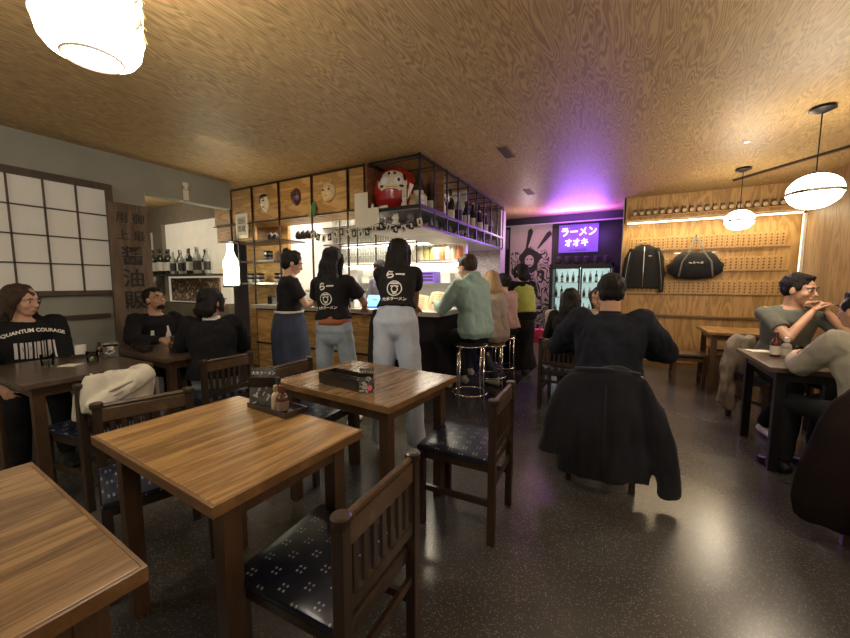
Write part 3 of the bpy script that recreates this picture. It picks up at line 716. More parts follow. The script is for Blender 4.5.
MB().prism([(-.02+.09*math.cos(a), 1.76+.12*math.sin(a)) for a in [2*PI*k/24 for k in range(24)]], .004, frameM((0, -.012, 0), (1, 0, 0), (0, 0, 1))).build('painted_face', M_mbg, t)
b = MB()
for s in (-1, 1):
    b.prism([(-.02+s*.04-.03, 1.80), (-.02+s*.04+.03, 1.80+.015), (-.02+s*.04, 1.775)], .003, frameM((0, -.017, 0), (1, 0, 0), (0, 0, 1)))
b.prism([(-.07, 1.69), (.03, 1.69), (.02, 1.67), (-.06, 1.665)], .003, frameM((0, -.017, 0), (1, 0, 0), (0, 0, 1)))
b.build('painted_features', Mw, t)
# pale patterned pillar at the end of the bar
struct(MB().box(-2.6, -1.9, 6.32, 6.62, 0, CZ).build('wall_pillar', mat('lilac_patterned_plaster', (.46, .40, .40), .7, var=.35, vscale=30, stretch=(1, 1, 1.5))))
struct(MB().box(-2.1, -.012, BY-.16, BY, 2.47, CZ-.0).build('trim_5', mat('black_beam', (.012, .01, .013), .5)))
struct(MB().box(-2.1, -.012, BY-.18, BY-.16, 2.44, 2.465).build('trim_6', mat('pale_beam_edge', (.42, .36, .38), .5)))
t = thing('wall_speaker', 'black box speaker on the wall left of the mural', 'speaker', (-1.98, 6.75, 1.95))
MB().box(-.09, .09, -.1, .1, 0, .36, .008).build('cabinet', M_black, t)
MB().box(-.02, .02, -.106, -.1, .17, .27).build('badge', M_white, t)
MB().lathe([(.06, 0), (.05, .01)], seg=16).build('cone', M_ink, t).matrix_local = Matrix.Translation((0, -.1, .09)) @ Euler((PI/2, 0, 0)).to_matrix().to_4x4()
MB().box(-.02, .02, .1, .2, .15, .2).build('bracket', M_black, t)
# fridge
t = thing('drinks_fridge', 'black two-door drinks fridge with lit glass doors at the back', 'fridge', (-.63, 7.42, 0))
MB().box(-.52, .52, -.02, 0, 0, 1.66).box(-.52, -.49, -.5, 0, 0, 1.66).box(.49, .52, -.5, 0, 0, 1.66).box(-.52, .52, -.5, 0, 1.60, 1.66).box(-.52, .52, -.5, 0, 0, .2).build('cabinet', M_black, t)
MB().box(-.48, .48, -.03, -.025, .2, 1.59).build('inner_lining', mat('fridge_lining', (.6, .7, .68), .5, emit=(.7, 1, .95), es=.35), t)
for z in (.45, .75, 1.05, 1.32): MB().box(-.48, .48, -.40, -.03, z, z+.012).build('wire_shelf', M_white, t)
for s in (-1, 1):
    d = MB().box(s*.245-.24, s*.245-.215, -.53, -.5, .2, 1.60).box(s*.245+.215, s*.245+.24, -.53, -.5, .2, 1.60).box(s*.245-.24, s*.245+.24, -.53, -.5, 1.57, 1.60).box(s*.245-.24, s*.245+.24, -.53, -.5, .2, .24).build('door', M_black, t)
    MB().box(s*.245-.215, s*.245+.215, -.518, -.512, .24, 1.57).build('pane', M_glass, d)
    MB().box(s*.03-.006, s*.03+.006, -.56, -.53, .8, 1.2).build('handle', M_steel, d)
MB().box(-.46, .46, -.4, -.36, 1.575, 1.59).build('lamp_strip', emat('fridge_strip_glow', (.8, 1, .98), 5), t)
for lv, z in (('top', 1.332), ('second', 1.062), ('third', .762)):
    bottle_row([(-.63-.42+.095*i, 7.42-.33, z) for i in range(10)], 'cgc', f'on the {lv} shelf of the lit fridge', f'bottles on the {lv} fridge shelf', .2, (.85, 1.05))
# neon sign over the fridge
t = thing('neon_sign', 'purple lit sign with white glowing katakana above the fridge', 'sign', (-.72, BY-.06, 2.17))
MB().box(-.37, .32, 0, .06, -.27, .25, .004).build('backboard', mat('purple_lit_acrylic', (.20, .10, .55), .4, emit=(.26, .10, .95), es=.32), t)
NG = emat('neon_white_violet', (.88, .70, 1.0), 3.0)
text('ラーメン', .185, 'neon_lettering', NG, frameM((-.02, -.02, .10), (1, 0, 0), (0, .0, 1)), t, .008, .0, .86)
text('オオキ', .165, 'neon_lettering', NG, frameM((-.05, -.02, -.10), (1, 0, 0), (0, 0, 1)), t, .008, .0, .86)
text('らーめん大木', .05, 'small_lettering', M_ink, frameM((-.02, -.004, -.23), (1, 0, 0), (0, 0, 1)), t, .001)
for i in range(6):
    o = MB().lathe([(.04, 0), (.05, .03), (.05, .1), (.03, .13)], seg=12).build('storage_jar', M_blackw, None, 'auto')
    MB().lathe([(.035, .13), (.035, .15)], seg=12).build('lid', mat('violet_lid', (.12, .07, .25), .4), o, 'auto')
    o.location = (-1.05+.16*i, 7.2, 1.66); tag(o, 'dark jar standing on top of the drinks fridge', 'jar', 'dark jars on top of the fridge')

# ================================================================ plaque wall
M_plq = grain('plaque_wood', (.34, .19, .065), (.56, .34, .13), .5, (8, 8, 1.5), 14)
p0 = thing('wooden_name_plaque', '', 'plaque', (0, 0, 0), 0, '')
MB().box(-.026, .026, -.012, 0, -.20, 0, .002).build('board', M_plq, p0)
b = MB()
for k in range(4):
    zz = -.04-.042*k
    b.box(-.013, .013, -.0135, -.012, zz-.003, zz+.003).box(-.003, .003, -.0135, -.012, zz-.016, zz+.014).box(-.012, -.006, -.0135, -.012, zz-.014, zz-.002)
b.build('brush_writing', mat('plaque_ink', (.07, .035, .014), .7), p0)
rows = (('top', 2.03, 31), ('middle', 1.70, 31), ('bottom', 1.36, 31))
first = True
for nm, z, cnt in rows:
    for i in range(cnt):
        x = .13+i*.0595
        zz = z+random.uniform(-.006, .006)
        lab = f'narrow wooden plaque with brush writing in the {nm} row on the wall'; g = f'wooden plaques in the {nm} row'
        if first: p0.location = (x, FY-.001, zz); p0['label'] = lab; p0['group'] = g; first = False
        else: dup(p0, (x, FY-.001, zz), 0, lab, g)
for nm, z, cnt in rows:
    o = MB().box(.09, 1.99, FY-.02, FY, z-.225, z-.208).build('plaque_rail', grain('rail_brown', (.14, .07, .025), (.24, .13, .05), .5)); tag(o, f'thin wooden rail under the {nm} row of plaques', 'rail')
# led strip
t = thing('led_strip', 'warm glowing strip under the plywood bulkhead along the plaque wall', 'lamp', (1.05, FY-.12, 2.245))
MB().box(-1.0, 1.0, -.03, .03, 0, .014).build('housing', M_white, t)
MB().box(-1.0, 1.0, -.022, .022, -.010, 0).build('diffuser', emat('led_warm_glow', (1, .82, .48), 9), t)
t = thing('led_strip', 'upright warm glowing strip in the corner right of the plaques', 'lamp', (RX-.02, FY-.1, 1.35))
MB().box(-.012, .018, -.02, .02, 0, .88).build('housing', M_white, t)
MB().box(-.016, -.012, -.015, .015, .01, .87).build('diffuser', emat('led_warm_glow2', (1, .8, .5), 1.6), t)
# row of little barrels on the bulkhead
r0 = thing('sake_barrel', 'little wooden barrel with pale round face in the row above the lit strip', 'barrel', (0, 0, 0), 0, 'little barrels in a row above the lit strip')
MB().lathe([(.028, 0), (.033, .03), (.028, .06)], seg=16).build('body', mat('barrel_brown', (.12, .06, .025), .5), r0, 'auto')
MB().lathe([(.027, .0), (.027, .004)], (0, 0, .061), 16).build('face', mat('barrel_face', (.60, .45, .26), .5), r0)
MB().box(-.02, .02, .028, .062, .01, .05).build('lid', mat('barrel_brown', (.12, .06, .025), .5), r0)
for i in range(22):
    p = (.14+.0865*i, FY-.302, 2.345)
    q = r0 if i == 0 else dup(r0)
    q.location = p; q.rotation_euler = (PI/2, 0, 0)
o = MB().box(.08, 2.05, FY-.375, FY-.301, 2.295, 2.31, .002).build('barrel_ledge', M_ply); tag(o, 'narrow plywood ledge under the row of little barrels', 'ledge')
# hanging jacket
JK = mat('black_jacket_cloth', (.008, .008, .010), .85, var=.3, bump=.3, bscale=100)
t = thing('hanging_jacket', 'black zip jacket with grey piping on a wooden hanger on the plaque wall', 'jacket', (.30, FY-.06, 1.90))
b = MB()
b.tube([(0, 0, .02), (0, 0, -.06), (0, 0, -.2), (0, 0, -.45), (0, 0, -.66)], [(.05, .03), (.19, .045), (.215, .05), (.21, .05), (.215, .05)], 20, (1, 0, 0))
for s in (-1, 1): b.tube([(s*.15, 0, -.05), (s*.22, -.01, -.2), (s*.245, -.01, -.45), (s*.25, -.015, -.72)], [(.05, .04), (.05, .04), (.042, .04), (.035, .035)], 12, (1, 0, 0))
o = b.build('body', JK, t); remesh(o, .011, 3, .008, 9, 3, (1, 1, .4))
b = MB(); b.tube([(0, -.058, -.02), (0, -.068, -.2), (0, -.066, -.45), (0, -.066, -.64)], .006, 6).build('zip', M_steel, t, True)
for s in (-1, 1): MB().tube([(s*.19, -.045, -.1), (s*.22, -.055, -.3), (s*.245, -.05, -.55), (s*.25, -.05, -.7)], .004, 6).build('piping', mat('grey_piping', (.25, .24, .23), .5), t, True)
MB().box(.06, .10, -.066, -.06, -.17, -.16).build('chest_logo', M_white, t)
MB().tube([(-.1, 0, .02), (0, 0, .06), (.1, 0, .02)], .01, 8).tube([(0, 0, .06), (0, 0, .1), (.02, 0, .12), (.03, .02, .1)], .004, 6).build('hanger', mat('hanger_wood', (.5, .35, .16), .5), t, True)
# hanging gym bag
t = thing('hanging_duffel_bag', 'black duffel bag with grey straps and white lettering on the plaque wall', 'bag', (.94, FY-.14, 1.60))
b = MB().tube([(-.3, 0, .02), (-.285, 0, 0), (-.2, 0, -.02), (0, 0, -.03), (.2, 0, -.02), (.285, 0, 0), (.3, 0, .02)], [(.05, .06), (.13, .09), (.19, .11), (.20, .12), (.19, .11), (.13, .09), (.05, .06)], 20, (0, 0, 1))
o = b.build('body', JK, t); remesh(o, .012, 3, .006, 9, 8)
for s in (-1, 1): MB().tube([(s*.2, -.13, -.19), (s*.17, -.14, .02), (s*.08, -.1, .17), (s*.03, .0, .36), (0, .04, .40)], [(.012, .004)]*5, 8, (1, 0, 0)).build('strap', mat('grey_webbing', (.16, .15, .14), .7), t, True)
MB().box(-.26, .26, -.01, .01, .155, .165).build('zip', M_steel, t)
b = MB()
for k, x in enumerate((-.07, -.025, .02, .065)): b.tube([(x-.014, -.131, .01), (x, -.131, .025), (x+.014, -.131, .01), (x, -.131, -.005)], .005, 6, close=True) if k % 2 else b.obox((x, -.131, .01), (.035, .008, .012), rot=(0, .3, 0))
b.build('lettering', M_white, t)
MB().cap((0, .14, .40), (0, .03, .41), .01).build('hook', M_black, t, True)
o = MB().box(.95, 1.03, FY-.004, FY, 1.29, 1.32).build('small_sticker', M_paper); tag(o, 'small pale sticker on the wall under the duffel bag', 'sticker')

# ================================================================ ceiling lamps
GLOB = emat('globe_glow', (1.0, .88, .68), 24)
def globe(x, y, z, r, lab, group=None):
    t = thing('globe_pendant_lamp', lab, 'lamp', (x, y, z), 0, group)
    MB().lathe([(.06, CZ-z), (.075, CZ-z-.02), (.02, CZ-z-.045)], seg=20).build('ceiling_rose', M_black, t, 'auto')
    MB().tube([(0, 0, r*.9), (0, 0, CZ-z-.03)], .004, 6).build('cord', M_black, t)
    MB().ell((0, 0, 0), (r, r, r*.82), None, 28, 18).build('globe', GLOB, t, True)
    MB().lathe([(.035, r*.78), (.035, r*.9), (.01, r*.95)], seg=14).build('cap', M_black, t, 'auto')
    g = mat('lamp_wire', (.18, .15, .11), .5)
    b = MB().tube([(r*1.01*math.cos(2*PI*k/32), r*1.01*math.sin(2*PI*k/32), -.01) for k in range(32)], (.012, .002), 6, (0, 0, 1), close=True)
    b.build('band', mat('lamp_band_frost', (.75, .72, .62), .5), t, True)
    for k in range(4):
        a = PI/4+PI/2*k
        MB().tube([(r*1.015*math.cos(a)*math.cos(p), r*1.015*math.sin(a)*math.cos(p), -r*.835*math.sin(p)) for p in [i*PI/2/8 for i in range(9)]], .0022, 5).build('wire', g, t)
        MB().obox((r*1.02*math.cos(a), r*1.02*math.sin(a), -.01), (.006, .07, .014), rot=(0, 0, a)).build('clip', g, t)
    return t
globe(1.24, 3.82, 2.00, .155, 'larger white globe pendant hanging over the right table')
globe(1.15, 5.37, 2.03, .135, 'smaller white globe pendant hanging in front of the plaque wall')
globe(1.24, 1.9, 2.00, .155, 'unseen white globe pendant added above the near right side of the room', 'pendants behind the view')  # this and the next pendant are out of view, added for light
globe(1.24, -.2, 2.00, .155, 'unseen white globe pendant added behind the viewpoint', 'pendants behind the view')
def lantern(x, y, lab):
    t = thing('paper_lantern', lab, 'lamp', (x, y, 2.12))
    prof = [(.06, 0), (.095, .003), (.122, .014), (.140, .04), (.150, .09), (.154, .2), (.152, .30), (.142, .36), (.12, .40), (.06, .41)]
    MB().lathe(prof, seg=36).build('shade', emat('lantern_glow', (1.0, .92, .76), 8), t, True)
    MB().tube([(.085*math.cos(2*PI*k/32), .085*math.sin(2*PI*k/32), -.002) for k in range(32)], .005, 6, close=True).build('bottom_ring', mat('lamp_ring', (.1, .08, .06), .6), t)
    for z in (.10, .2, .3):
        MB().tube([(.1545*math.cos(2*PI*k/40), .1545*math.sin(2*PI*k/40), z) for k in range(40)], .0012, 5, close=True).build('rib', mat('lantern_rib', (.75, .7, .6), .6), t)
    MB().lathe([(.03, .41), (.03, .46), (.008, .47), (.008, .5)], seg=14).build('cap', M_black, t)
    mc = mat('lantern_gold_ink', (.50, .42, .14), .6, emit=(.6, .5, .15), es=.5)
    for ch, dz in (('大', .20), ('木', .1)):
        text(ch, .1, 'lettering', mc, frameM((.156*math.cos(.75), .156*math.sin(.75), dz+.02), (-math.sin(.75), math.cos(.75), 0), (0, 0, 1)), t, .0005)
    return t
lantern(-1.70, .645, 'big glowing paper lantern hanging at the upper left over the tables')
lantern(-1.67, -1.9, 'unseen glowing paper lantern added behind the viewpoint')  # lantern copies out of view, added to light the room
lantern(-3.3, -1.2, 'unseen glowing paper lantern added behind the viewpoint near the left wall')
for x, y, lab in ((-.15, 1.75, 'small round recessed ceiling light near the top centre'), (.95, 4.4, 'small round recessed ceiling light left of the large globe')):
    t = thing('recessed_ceiling_light', lab, 'lamp', (x, y, CZ))
    MB().lathe([(.035, 0), (.035, -.004), (.028, -.005)], seg=20).build('trim_ring', M_ply, t)
    MB().lathe([(.02, -.0055), (.02, -.007)], seg=16).build('lens', emat('downlight_lens', (1, .85, .6), 2), t)
for x, y, lab in ((-1.05, 3.62, 'slotted dark air vent in the ceiling beside the rack'), (-1.2, 5.3, 'slotted dark air vent in the ceiling farther along the rack')):
    t = thing('ceiling_vent', lab, 'vent', (x, y, CZ))
    MB().box(-.05, .05, -.17, .17, -.006, 0).build('frame', mat('vent_brown', (.22, .13, .07), .6), t)
    for k in range(4): MB().box(-.04+.022*k, -.032+.022*k, -.15, .15, -.009, -.006).build('slat', M_ink, t)
# ================================================================ furniture
def make_chair(label, loc, rz, group=None, coat=False, name='dining_chair'):
    t = thing(name, label, 'chair', loc, rz, group)
    for s in (-1, 1):
        MB().box(s*.185-.0175, s*.185+.0175, .175, .21, 0, .425, .003).build('leg', M_chair, t)
        b = MB().box(s*.185-.018, s*.185+.018, -.215, -.178, 0, .735, .003)
        b.lathe([(.021, .725), (.027, .735), (.027, .752), (.021, .757)], (s*.185, -.197, 0), 16)
        b.build('rear_leg', M_chair, t)
        MB().box(s*.185-.010, s*.185+.010, -.18, .18, .20, .23, .002).build('side_stretcher', M_chair, t)
    MB().box(-.17, .17, -.208, -.186, .66, .725, .003).tube([(-.185, -.197, .738), (.185, -.197, .738)], .011, 10).build('top_rail', M_rail, t)
    for i in range(7):
        x = -.135+.045*i
        MB().box(x-.010, x+.010, -.203, -.191, .51, .665).build('slat', M_chair, t)
    MB().box(-.17, .17, -.208, -.186, .475, .512, .002).build('lower_rail', M_chair, t)
    MB().box(-.17, .17, -.205, -.19, .29, .32, .002).build('rear_stretcher', M_chair, t)
    MB().box(-.185, .185, -.19, .20, .375, .418, .003).build('seat_frame', M_chair, t)
    b = MB().box(-.198, .198, -.175, .222, .418, .448, .012); o = b.build('seat', M_seat, t, 'auto')
    # crown of the cushion
    bm = bmesh.new(); bm.from_mesh(o.data); bmesh.ops.subdivide_edges(bm, edges=[e for e in bm.edges if e.calc_length() > .2], cuts=8, use_grid_fill=True)
    for v in bm.verts:
        if v.co.z > .44: v.co.z += .014*max(0, 1-(v.co.x/.2)**2)*max(0, 1-((v.co.y-.02)/.2)**2)
    bm.to_mesh(o.data); bm.free()
    for p in o.data.polygons: p.use_smooth = True
    return t
R = math.radians
ch0 = make_chair('dark slatted chair in the foreground, back to the viewer, at the honey wood table', (-.78, .81, 0), R(92))
chR = dup(ch0, (-.72, 1.835, 0), R(92), 'dark slatted chair with shiny patterned seat at the right side of the middle table')
chA = dup(ch0, (-1.91, .83, 0), R(-108), 'dark slatted chair tucked under the left side of the honey wood table')
chB = dup(ch0, (-2.86, .97, 0), R(97), 'dark chair draped with a cream hoodie at the dark left table')
chC = dup(ch0, (-2.87, 1.71, 0), R(88), 'dark slatted chair behind the back of the woman in black')
chD = dup(ch0, (-1.88, 1.80, 0), R(-88), 'dark slatted chair on the left side of the middle table')
chM = dup(ch0, (-.07, 2.70, 0), R(2), 'chair under the big dark coat in the middle of the room')
chG = dup(ch0, (1.27, 4.45, 0), R(-150), 'chair of the man in the grey t-shirt, cardigan hanging on it')
chH = dup(ch0, (1.39, 2.97, 0), R(26), 'chair of the man in the beige sweater')
chK = dup(ch0, (1.24, 2.30, 0), R(178), 'chair under the dark brown coat at the right edge')
chI = dup(ch0, (-.50, 4.02, 0), R(-5), 'dark chair of the woman with long black hair')
chJ = dup(ch0, (-.13, 4.45, 0), R(172), 'dark chair of the brown-haired woman in beige')

def table(x0, x1, y0, y1, label, top, leg=M_leg, edge=M_edge, h=.75, th=.03, name='dining_table', ins=.05, lw=.055, rz=0):
    cx, cy = (x0+x1)/2, (y0+y1)/2; w, d = (x1-x0)/2, (y1-y0)/2
    t = thing(name, label, 'table', (cx, cy, 0), R(rz))
    MB().box(-w+.004, w-.004, -d+.004, d-.004, h-th, h, .002).build('tabletop', top, t)
    e = .006
    MB().box(-w-e, -w+.004, -d-e, d+e, h-th-.004, h-.001, .0025).box(w-.004, w+e, -d-e, d+e, h-th-.004, h-.001, .0025).box(-w, w, -d-e, -d+.004, h-th-.004, h-.001, .0025).box(-w, w, d-.004, d+e, h-th-.004, h-.001, .0025).build('edge_band', edge, t)
    i = ins
    MB().box(-w+i, w-i, -d+i, -d+i+.02, h-th-.07, h-th).box(-w+i, w-i, d-i-.02, d-i, h-th-.07, h-th).box(-w+i, -w+i+.02, -d+i, d-i, h-th-.07, h-th).box(w-i-.02, w-i, -d+i, d-i, h-th-.07, h-th).build('apron', leg, t)
    for sx in (-1, 1):
        for sy in (-1, 1):
            X = sx*(w-i-lw/2+.005); Y_ = sy*(d-i-lw/2+.005)
            MB().box(X-lw/2, X+lw/2, Y_-lw/2, Y_+lw/2, 0, h-th, .003).build('leg', leg, t)
    return t
table(-1.70, -.88, .53, 1.095, 'honey coloured square wooden table with condiment tray', M_top, rz=-3)
table(-1.745, -.89, 1.37, 2.03, 'middle brown wooden table with a black box on it', M_top2, rz=-4)
table(-1.65, -.84, -.33, .345, 'brown wooden table cut off at the lower left corner', M_top2, rz=-3)
table(-3.78, -2.93, .66, 1.30, 'dark wooden table with tumblers at the left wall', M_topdk, M_leg, M_topdk)
table(-3.88, -3.00, 1.42, 2.02, 'dark wooden table between the man with glasses and the woman in black', M_topdk, M_leg, M_topdk)
table(.93, 1.75, 5.25, 5.98, 'plain honey wood table in front of the plaque wall', M_top)
table(.93, 1.32, 3.24, 4.05, 'dark table with sauce bottles on the right', M_topdk, M_black, M_topdk)
table(-.36, .16, 3.15, 3.68, 'dark table hidden behind the man in the dark shirt', M_topdk, M_leg, M_topdk)
# low stool by the plain table
def low_stool(x, y, lab):
    t = thing('low_stool', lab, 'stool', (x, y, 0), R(3))
    MB().box(-.19, .19, -.15, .15, .40, .43, .004).build('seat', M_topdk, t)
    for sx in (-1, 1):
        for sy in (-1, 1): MB().box(sx*.155-.018, sx*.155+.018, sy*.12-.018, sy*.12+.018, 0, .40).build('leg', M_leg, t)
        MB().box(sx*.155-.009, sx*.155+.009, -.12, .12, .12, .15).build('stretcher', M_leg, t)
        MB().box(-.155, .155, sx*.12-.009, sx*.12+.009, .33, .37).build('stretcher', M_leg, t)
low_stool(.81, 5.66, 'dark low wooden stool left of the plain table'); low_stool(1.33, 6.3, 'dark low wooden stool between the plain table and the wall')
t = thing('low_bench', 'dark slatted bench stored under the plain table', 'bench', (1.42, 5.62, 0))
MB().box(-.36, .2, -.15, .15, .42, .45).build('seat', M_leg, t)
for x in (-.33, .17):
    for y in (-.12, .12): MB().box(x-.02, x+.02, y-.02, y+.02, 0, .42).build('leg', M_leg, t)
for k in range(6): MB().box(-.3+.08*k, -.28+.08*k, -.14, -.125, .12, .42).build('slat', M_leg, t)
# bar stools
def bar_stool(x, y, lab, h=.70, seat=M_black, wood=False, group=None):
    t = thing('bar_stool', lab, 'stool', (x, y, 0), random.uniform(0, 1), group)
    r = .165
    MB().lathe([(r-.02, h-.035), (r-.004, h-.03), (r, h-.012), (r-.012, h)], seg=28).build('seat', seat, t, 'auto')
    ring = lambda z, rr, q: MB().tube([(rr*math.cos(2*PI*k/32), rr*math.sin(2*PI*k/32), z) for k in range(32)], q, 8, close=True)
    ring(h-.04, r+.004, .009).build('seat_ring', M_chrome, t, True)
    ring(.20, r+.012, .009).build('foot_ring', M_chrome, t, True)
    for k in range(4):
        a = PI/4+PI/2*k; c, s = math.cos(a), math.sin(a)
        MB().tube([((r)*c, (r)*s, h-.05), ((r+.008)*c, (r+.008)*s, .3), ((r+.02)*c, (r+.02)*s, 0)], .010, 8).build('leg', M_chrome, t, True)
bar_stool(-1.32, 3.42, 'chrome bar stool under the man in the mint hoodie', .73)
bar_stool(-1.34, 4.16, 'chrome bar stool with pale wooden seat under the woman in the beige cardigan', .62, M_edge)
bar_stool(-1.36, 4.72, 'chrome bar stool under the person in the pink shirt', .64)
bar_stool(-1.30, 5.35, 'far chrome bar stool under the woman in lime', .64)
o = MB().box(-1.55, -1.12, 3.86, 6.2, 0, .012, .003).build('floor_mat', mat('black_glossy_rubber', (.02, .018, .018), .25)); tag(o, 'dark glossy floor strip under the bar stools', 'mat')

# ================================================================ small things on tables
M_lacq = mat('black_lacquer', (.02, .014, .012), .3, coat=.4)
def card_stand(x, y, z, rz, lab, w=.085, h=.13, pink=True, tilt=-12):
    t = thing('menu_card', lab, 'card', (x, y, z), rz)
    M = Euler((R(tilt), 0, 0)).to_matrix().to_4x4(); M.translation = V((0, 0, .002))
    b = MB(); b.obox((0, 0, h/2), (w, .004, h), M).build('card', mat('card_photo_dark', (.06, .055, .05), .4, var=.9, vscale=30), t)
    MB().obox((0, .04, h*.35), (w, .004, h*.75), M @ Euler((R(30), 0, 0)).to_matrix().to_4x4()).build('support', M_black, t)
    k = MB()
    for i in range(16): k.obox((random.uniform(-.3, .3)*w, -.003, h*random.uniform(.06, .74)), (random.uniform(.008, .03), .002, random.uniform(.004, .01)), M, rot=(0, random.uniform(-1.2, 1.2), 0))
    k.build('printed_marks', mat('card_print', (.36, .34, .31), .5), t)
    text('大木ラーメン', h*.11, 'lettering', M_white, M @ frameM((0, -.0035, h*.85), (1, 0, 0), (0, 0, 1)), t, .0005)
    if pink: MB().prism([(.012*math.cos(a), .014*math.sin(a)) for a in [2*PI*q/16 for q in range(16)]], .002, M @ frameM((w*.25, -.003, h*.2), (1, 0, 0), (0, 0, 1))).build('pink_badge', mat('pink_badge', (.7, .08, .16), .5), t)
    else: MB().prism([(.011*math.cos(a), .011*math.sin(a)) for a in [2*PI*q/16 for q in range(16)]], .002, M @ frameM((w*.1, -.003, h*.6), (1, 0, 0), (0, 0, 1))).build('yellow_badge', mat('yellow_badge', (.6, .5, .1), .5), t)
# condiment tray on the honey table
TX, TY = -1.345, 1.075; TR_ = R(-4)
t = thing('condiment_tray', 'black lacquer tray with sauces on the honey wood table', 'tray', (TX, TY, .751), TR_)
MB().box(-.135, .135, -.055, .055, 0, .006).box(-.135, .135, -.058, -.052, 0, .022).box(-.135, .135, .052, .058, 0, .022).box(-.138, -.132, -.058, .058, 0, .022).box(.132, .138, -.058, .058, 0, .022).build('tray', M_lacq, t)
card_stand(TX-.085, TY-.012, .758, R(28), 'dark menu card with yellow spot standing in the condiment tray', .12, .17, False)
def small_bottle(x, y, z, h, r, body, cap, lab, name='sauce_bottle', labm=None):
    t = thing(name, lab, 'bottle', (x, y, z))
    MB().lathe([(r*.95, 0), (r, .006), (r, h*.55), (r*.8, h*.66), (r*.4, h*.74), (r*.4, h*.82)], seg=16).build('body', body, t, 'auto')
    MB().lathe([(r*.5, h*.8), (r*.55, h*.86), (r*.45, h), (r*.2, h*1.03)], seg=14).build('cap', cap, t, 'auto')
    if labm: MB().lathe([(r*1.03, h*.1), (r*1.03, h*.45)], seg=16, caps=False).build('label', labm, t, True)
M_soy = mat('soy_filled_glass', (.055, .02, .01), .1, coat=.6); M_redcap = mat('red_cap', (.09, .02, .014), .4)
small_bottle(TX+.02, TY-.02, .758, .11, .02, mat('pale_jar_glass', (.42, .33, .22), .15, coat=.5), mat('tan_cap', (.35, .24, .13), .5), 'small pale jar in the condiment tray', 'spice_jar')
small_bottle(TX+.068, TY-.025, .758, .115, .026, M_soy, M_redcap, 'round soy sauce bottle with dark red cap at the right end of the condiment tray', labm=mat('clear_label', (.2, .15, .12), .3))
small_bottle(TX-.02, TY+.03, .758, .13, .02, M_soy, M_capk, 'tall dark sauce bottle at the back of the condiment tray')
# black box and card on the middle table
t = thing('cutlery_box', 'long black open box on the middle table', 'box', (-1.335, 1.53, .751), R(-6))
MB().box(-.15, .15, -.06, .06, 0, .006).box(-.15, .15, -.062, -.054, 0, .065).box(-.15, .15, .054, .062, 0, .065).box(-.152, -.144, -.062, .062, 0, .065).box(.144, .152, -.062, .062, 0, .065).box(-.15, .15, -.004, .004, 0, .055).build('box', M_lacq, t)
card_stand(-1.135, 1.455, .751, R(25), 'small picture card with a pink spot leaning on the black box', .075, .125)
# tumblers on the dark table
def tumbler(x, y, z, lab, h=.085, r=.036, ice=False, wedge=False):
    t = thing('glass_tumbler', lab, 'glass', (x, y, z))
    MB().lathe([(r*.85, 0), (r, h), (r*.93, h), (r*.8, .01)], seg=20, caps=False).build('bowl', M_glassd, t, True)
    MB().lathe([(r*.85, 0.0005), (r*.85, .009)], seg=20).build('base', M_glassd, t, 'auto')
    MB().lathe([(r*.8, .011), (r*.86, h*.45)], seg=20).build('drink', glass('pale_drink', (.8, .82, .75), .05, .3), t, 'auto')
    if wedge: MB().ell((.008, -.01, h*.35), (.018, .018, .007), Euler((1.1, .3, 0)).to_matrix()).build('lime_slice', mat('lime_flesh', (.55, .62, .30), .4), t, True)
tumbler(-3.42, .90, .751, 'tumbler of water at the left on the dark table')
tumbler(-3.30, 1.10, .751, 'tumbler with a lime slice on the dark table', wedge=True)
o = MB().obox((0, 0, .002), (.11, .08, .003)).build('paper_coaster', M_paper); o.location = (-3.33, .99, .751); o.rotation_euler.z = .5; tag(o, 'cream paper slip between the two tumblers', 'coaster')
card_stand(-3.42, 1.25, .751, R(65), 'picture card leaning at the back of the dark left table', .09, .12, False)
t = thing('condiment_tray', 'black tray with white cup at the back of the dark left table', 'tray', (-3.60, 1.20, .751), R(70))
MB().box(-.12, .12, -.05, .05, 0, .006).box(-.12, .12, -.052, -.046, 0, .03).box(-.12, .12, .046, .052, 0, .03).box(-.122, -.116, -.05, .05, 0, .03).box(.116, .122, -.05, .05, 0, .03).build('tray', M_lacq, t)
o = MB().lathe([(.025, 0), (.035, .03), (.033, .09), (.03, .09)], seg=18).build('cup', M_white, None, 'auto'); o.location = (-3.62, 1.14, .758); tag(o, 'white cup standing in the black tray by the left wall', 'cup')
small_bottle(-3.58, 1.24, .758, .10, .022, M_soy, M_capk, 'dark sauce bottle in the black tray by the left wall')
# second dark table
for i, (x, y) in enumerate(((-3.66, 1.55), (-3.46, 1.50))):
    o = MB().lathe([(.05, 0), (.065, .02), (.068, .045), (.06, .045)], seg=18).build('sauce_bowl', M_lacq, None, 'auto'); MB().lathe([(.02, .0), (.022, -.0)], seg=10).bm.free()
    o.location = (x, y, .751); tag(o, ['black bowl near the hands of the man with glasses', 'black bowl in front of the black bowl on the second dark table'][i], 'bowl')
small_bottle(-3.25, 1.60, .751, .13, .025, M_soy, M_capk, 'dark sauce bottle on the table in front of the woman in black')
# right table: bottles
small_bottle(1.08, 3.72, .751, .19, .03, mat('red_brown_bottle', (.09, .012, .01), .15, coat=.5), M_redcap, 'tall red-brown bottle on the right table', labm=LAB_W)
small_bottle(1.15, 3.74, .751, .15, .032, mat('clear_water_glass', (.35, .33, .28), .1, coat=.5), M_white, 'clear bottle with pale label on the right table', labm=LAB_W)
o = MB().obox((0, 0, .004), (.16, .11, .006), rot=(0, 0, .3)).build('folded_menu', M_paper); o.location = (1.04, 3.93, .751); tag(o, 'cream folded menu lying on the right table corner', 'menu')
tumbler(1.22, 3.78, .751, 'clear tumbler beside the elbow of the man in beige')
